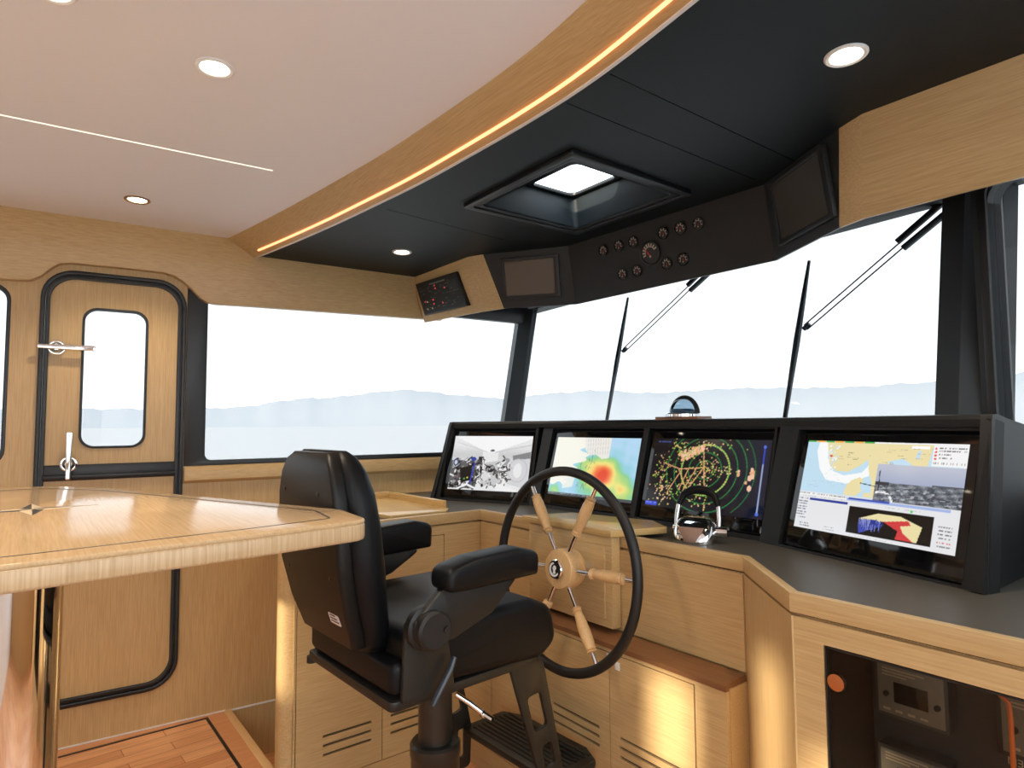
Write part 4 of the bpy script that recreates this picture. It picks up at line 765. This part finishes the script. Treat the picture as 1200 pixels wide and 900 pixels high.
b = MB(); b.tube([(.268, -.115, .785), (.272, -.13, .76), (.274, -.165, .715), (.274, -.182, .690)], [.007, .008, .008, .007], 8); part(b, 'recline_lever', mat('lever_blue_black', srgb(42, 50, 60), .3), label='thin side lever')
# pedestal
b = MB(); b.lathe([(.15, .0), (.15, .012), (.075, .02), (.069, .03), (.069, .415), (.072, .42), (.072, .448), (.066, .455), (.0485, .456), (.0485, .67), (.11, .672), (.11, .685)], (0, .008, 0), Z_, 36); part(b, 'pedestal', STL)
b = MB(); b.tube([(.05, .045, .585), (.075, .075, .56), (.10, .10, .535)], [.008, .009, .009], 10); b.sphere((.103, .103, .531), .012); b.tube([(.10, .1, .535), (.135, .11, .525)], .008, 8); part(b, 'height_lever', CHR, label='chrome lever')
# footrest
FYs = lambda x: MB.frame(V((x, 0, 0)), Y_, Z_, X_)
fr_out = roundpoly([(.095, .695), (.215, .695), (.30, .33), (.295, .20), (.25, .20), (.205, .36)], [.01, .02, .01, .02, .02, .01], 3)
for s in (-1, 1):
    b = MB(); b.sheet(fr_out, [roundpoly([(.155, .60), (.205, .605), (.232, .505), (.182, .50)], .012, 3), roundpoly([(.21, .455), (.245, .46), (.262, .395), (.222, .385)], .01, 3), roundpoly([(.245, .33), (.272, .33), (.272, .235), (.25, .24)], .008, 3)], -.006, .006, FYs(s*.225), .001); part(b, 'footrest_bracket', GMET)
b = MB(); b.prism(roundpoly([(-.222, .262), (.222, .262), (.222, .44), (.15, .475), (-.15, .475), (-.222, .44)], .015, 3), .315, .338, None, .005); ft = part(b, 'footrest', GMET)
b = MB()
for i in range(9): b.box((-.19, .285+.019*i, .337), (.19, .294+.019*i, .3415), .001)
part(b, 'tread_ribs', RUB, ft)

# ------------------------------------------------------------------ table
tb = empty('high_table', (-1.87, .02, 0), 0, 'pale glossy wooden table with black inlay line on a thick chrome column', 'table')
TP = roundpoly([(-1.155, -.45), (-1.120, -.25), (-1.178, .335), (-1.212, .562), (-1.395, .578), (-2.36, .218), (-2.60, .06), (-2.60, -.45)], [.02, .3, .5, .05, .10, .16, .16, .05], 8)
b = MB(); b.prism(TP, 1.118, 1.1535, None, .006, 2); b.build('edge_band', WTE, tb, smooth=60)
b = MB(); b.prism(TP, 1.150, 1.160, None, .0045, 3); b.build('tabletop', WT, tb, smooth=60)
def inlay(pts, wd, closed=False):
    q = MB(); n = len(pts)
    for i in range(n-1):
        p, r = V(pts[i]), V(pts[i+1]); dd = (r-p).normalized(); nn = V((-dd.y, dd.x))*wd/2; q.prism([tuple(p-nn), tuple(r-nn+dd*wd*.3), tuple(r+nn+dd*wd*.3), tuple(p+nn)], 1.159, 1.1606)
    return q
IN = roundpoly([(-1.225, -.40), (-1.20, -.25), (-1.214, .02), (-1.245, .33), (-1.275, .505), (-1.42, .522), (-2.30, .19), (-2.50, .05), (-2.50, -.4)], [0, .3, .3, .3, .02, .03, .1, .1, .05], 5)
b = inlay(IN, .004); b.build('inlay_line', BLK, tb)
sx, sy = -1.871, .018
def starp(a, r, wv, side):
    a = math.radians(a); d_ = V((math.cos(a), math.sin(a))); p_ = V((-d_.y, d_.x))*side; c = V((sx, sy)); return [tuple(c), tuple(c+d_*wv+p_*wv), tuple(c+d_*r)]
b1, b2 = MB(), MB()
for k in range(4):
    b1.prism(starp(90*k, .13, .022, 1), 1.159, 1.1607); b2.prism(starp(90*k, .13, .022, -1), 1.159, 1.1606)
b1.build('compass_star', BLK, tb, label='dark half of the inlaid compass star'); b2.build('compass_star', mat('pale_inlay', srgb(236, 216, 182), .2), tb, label='pale half of the inlaid compass star')
b = MB(); b.lathe([(.17, .001), (.17, .012), (.10, .02), (.074, .04), (.074, 1.09), (.10, 1.10), (.14, 1.119)], (-1.872, .012, 0), Z_, 64); b.build('column', CHR, tb)
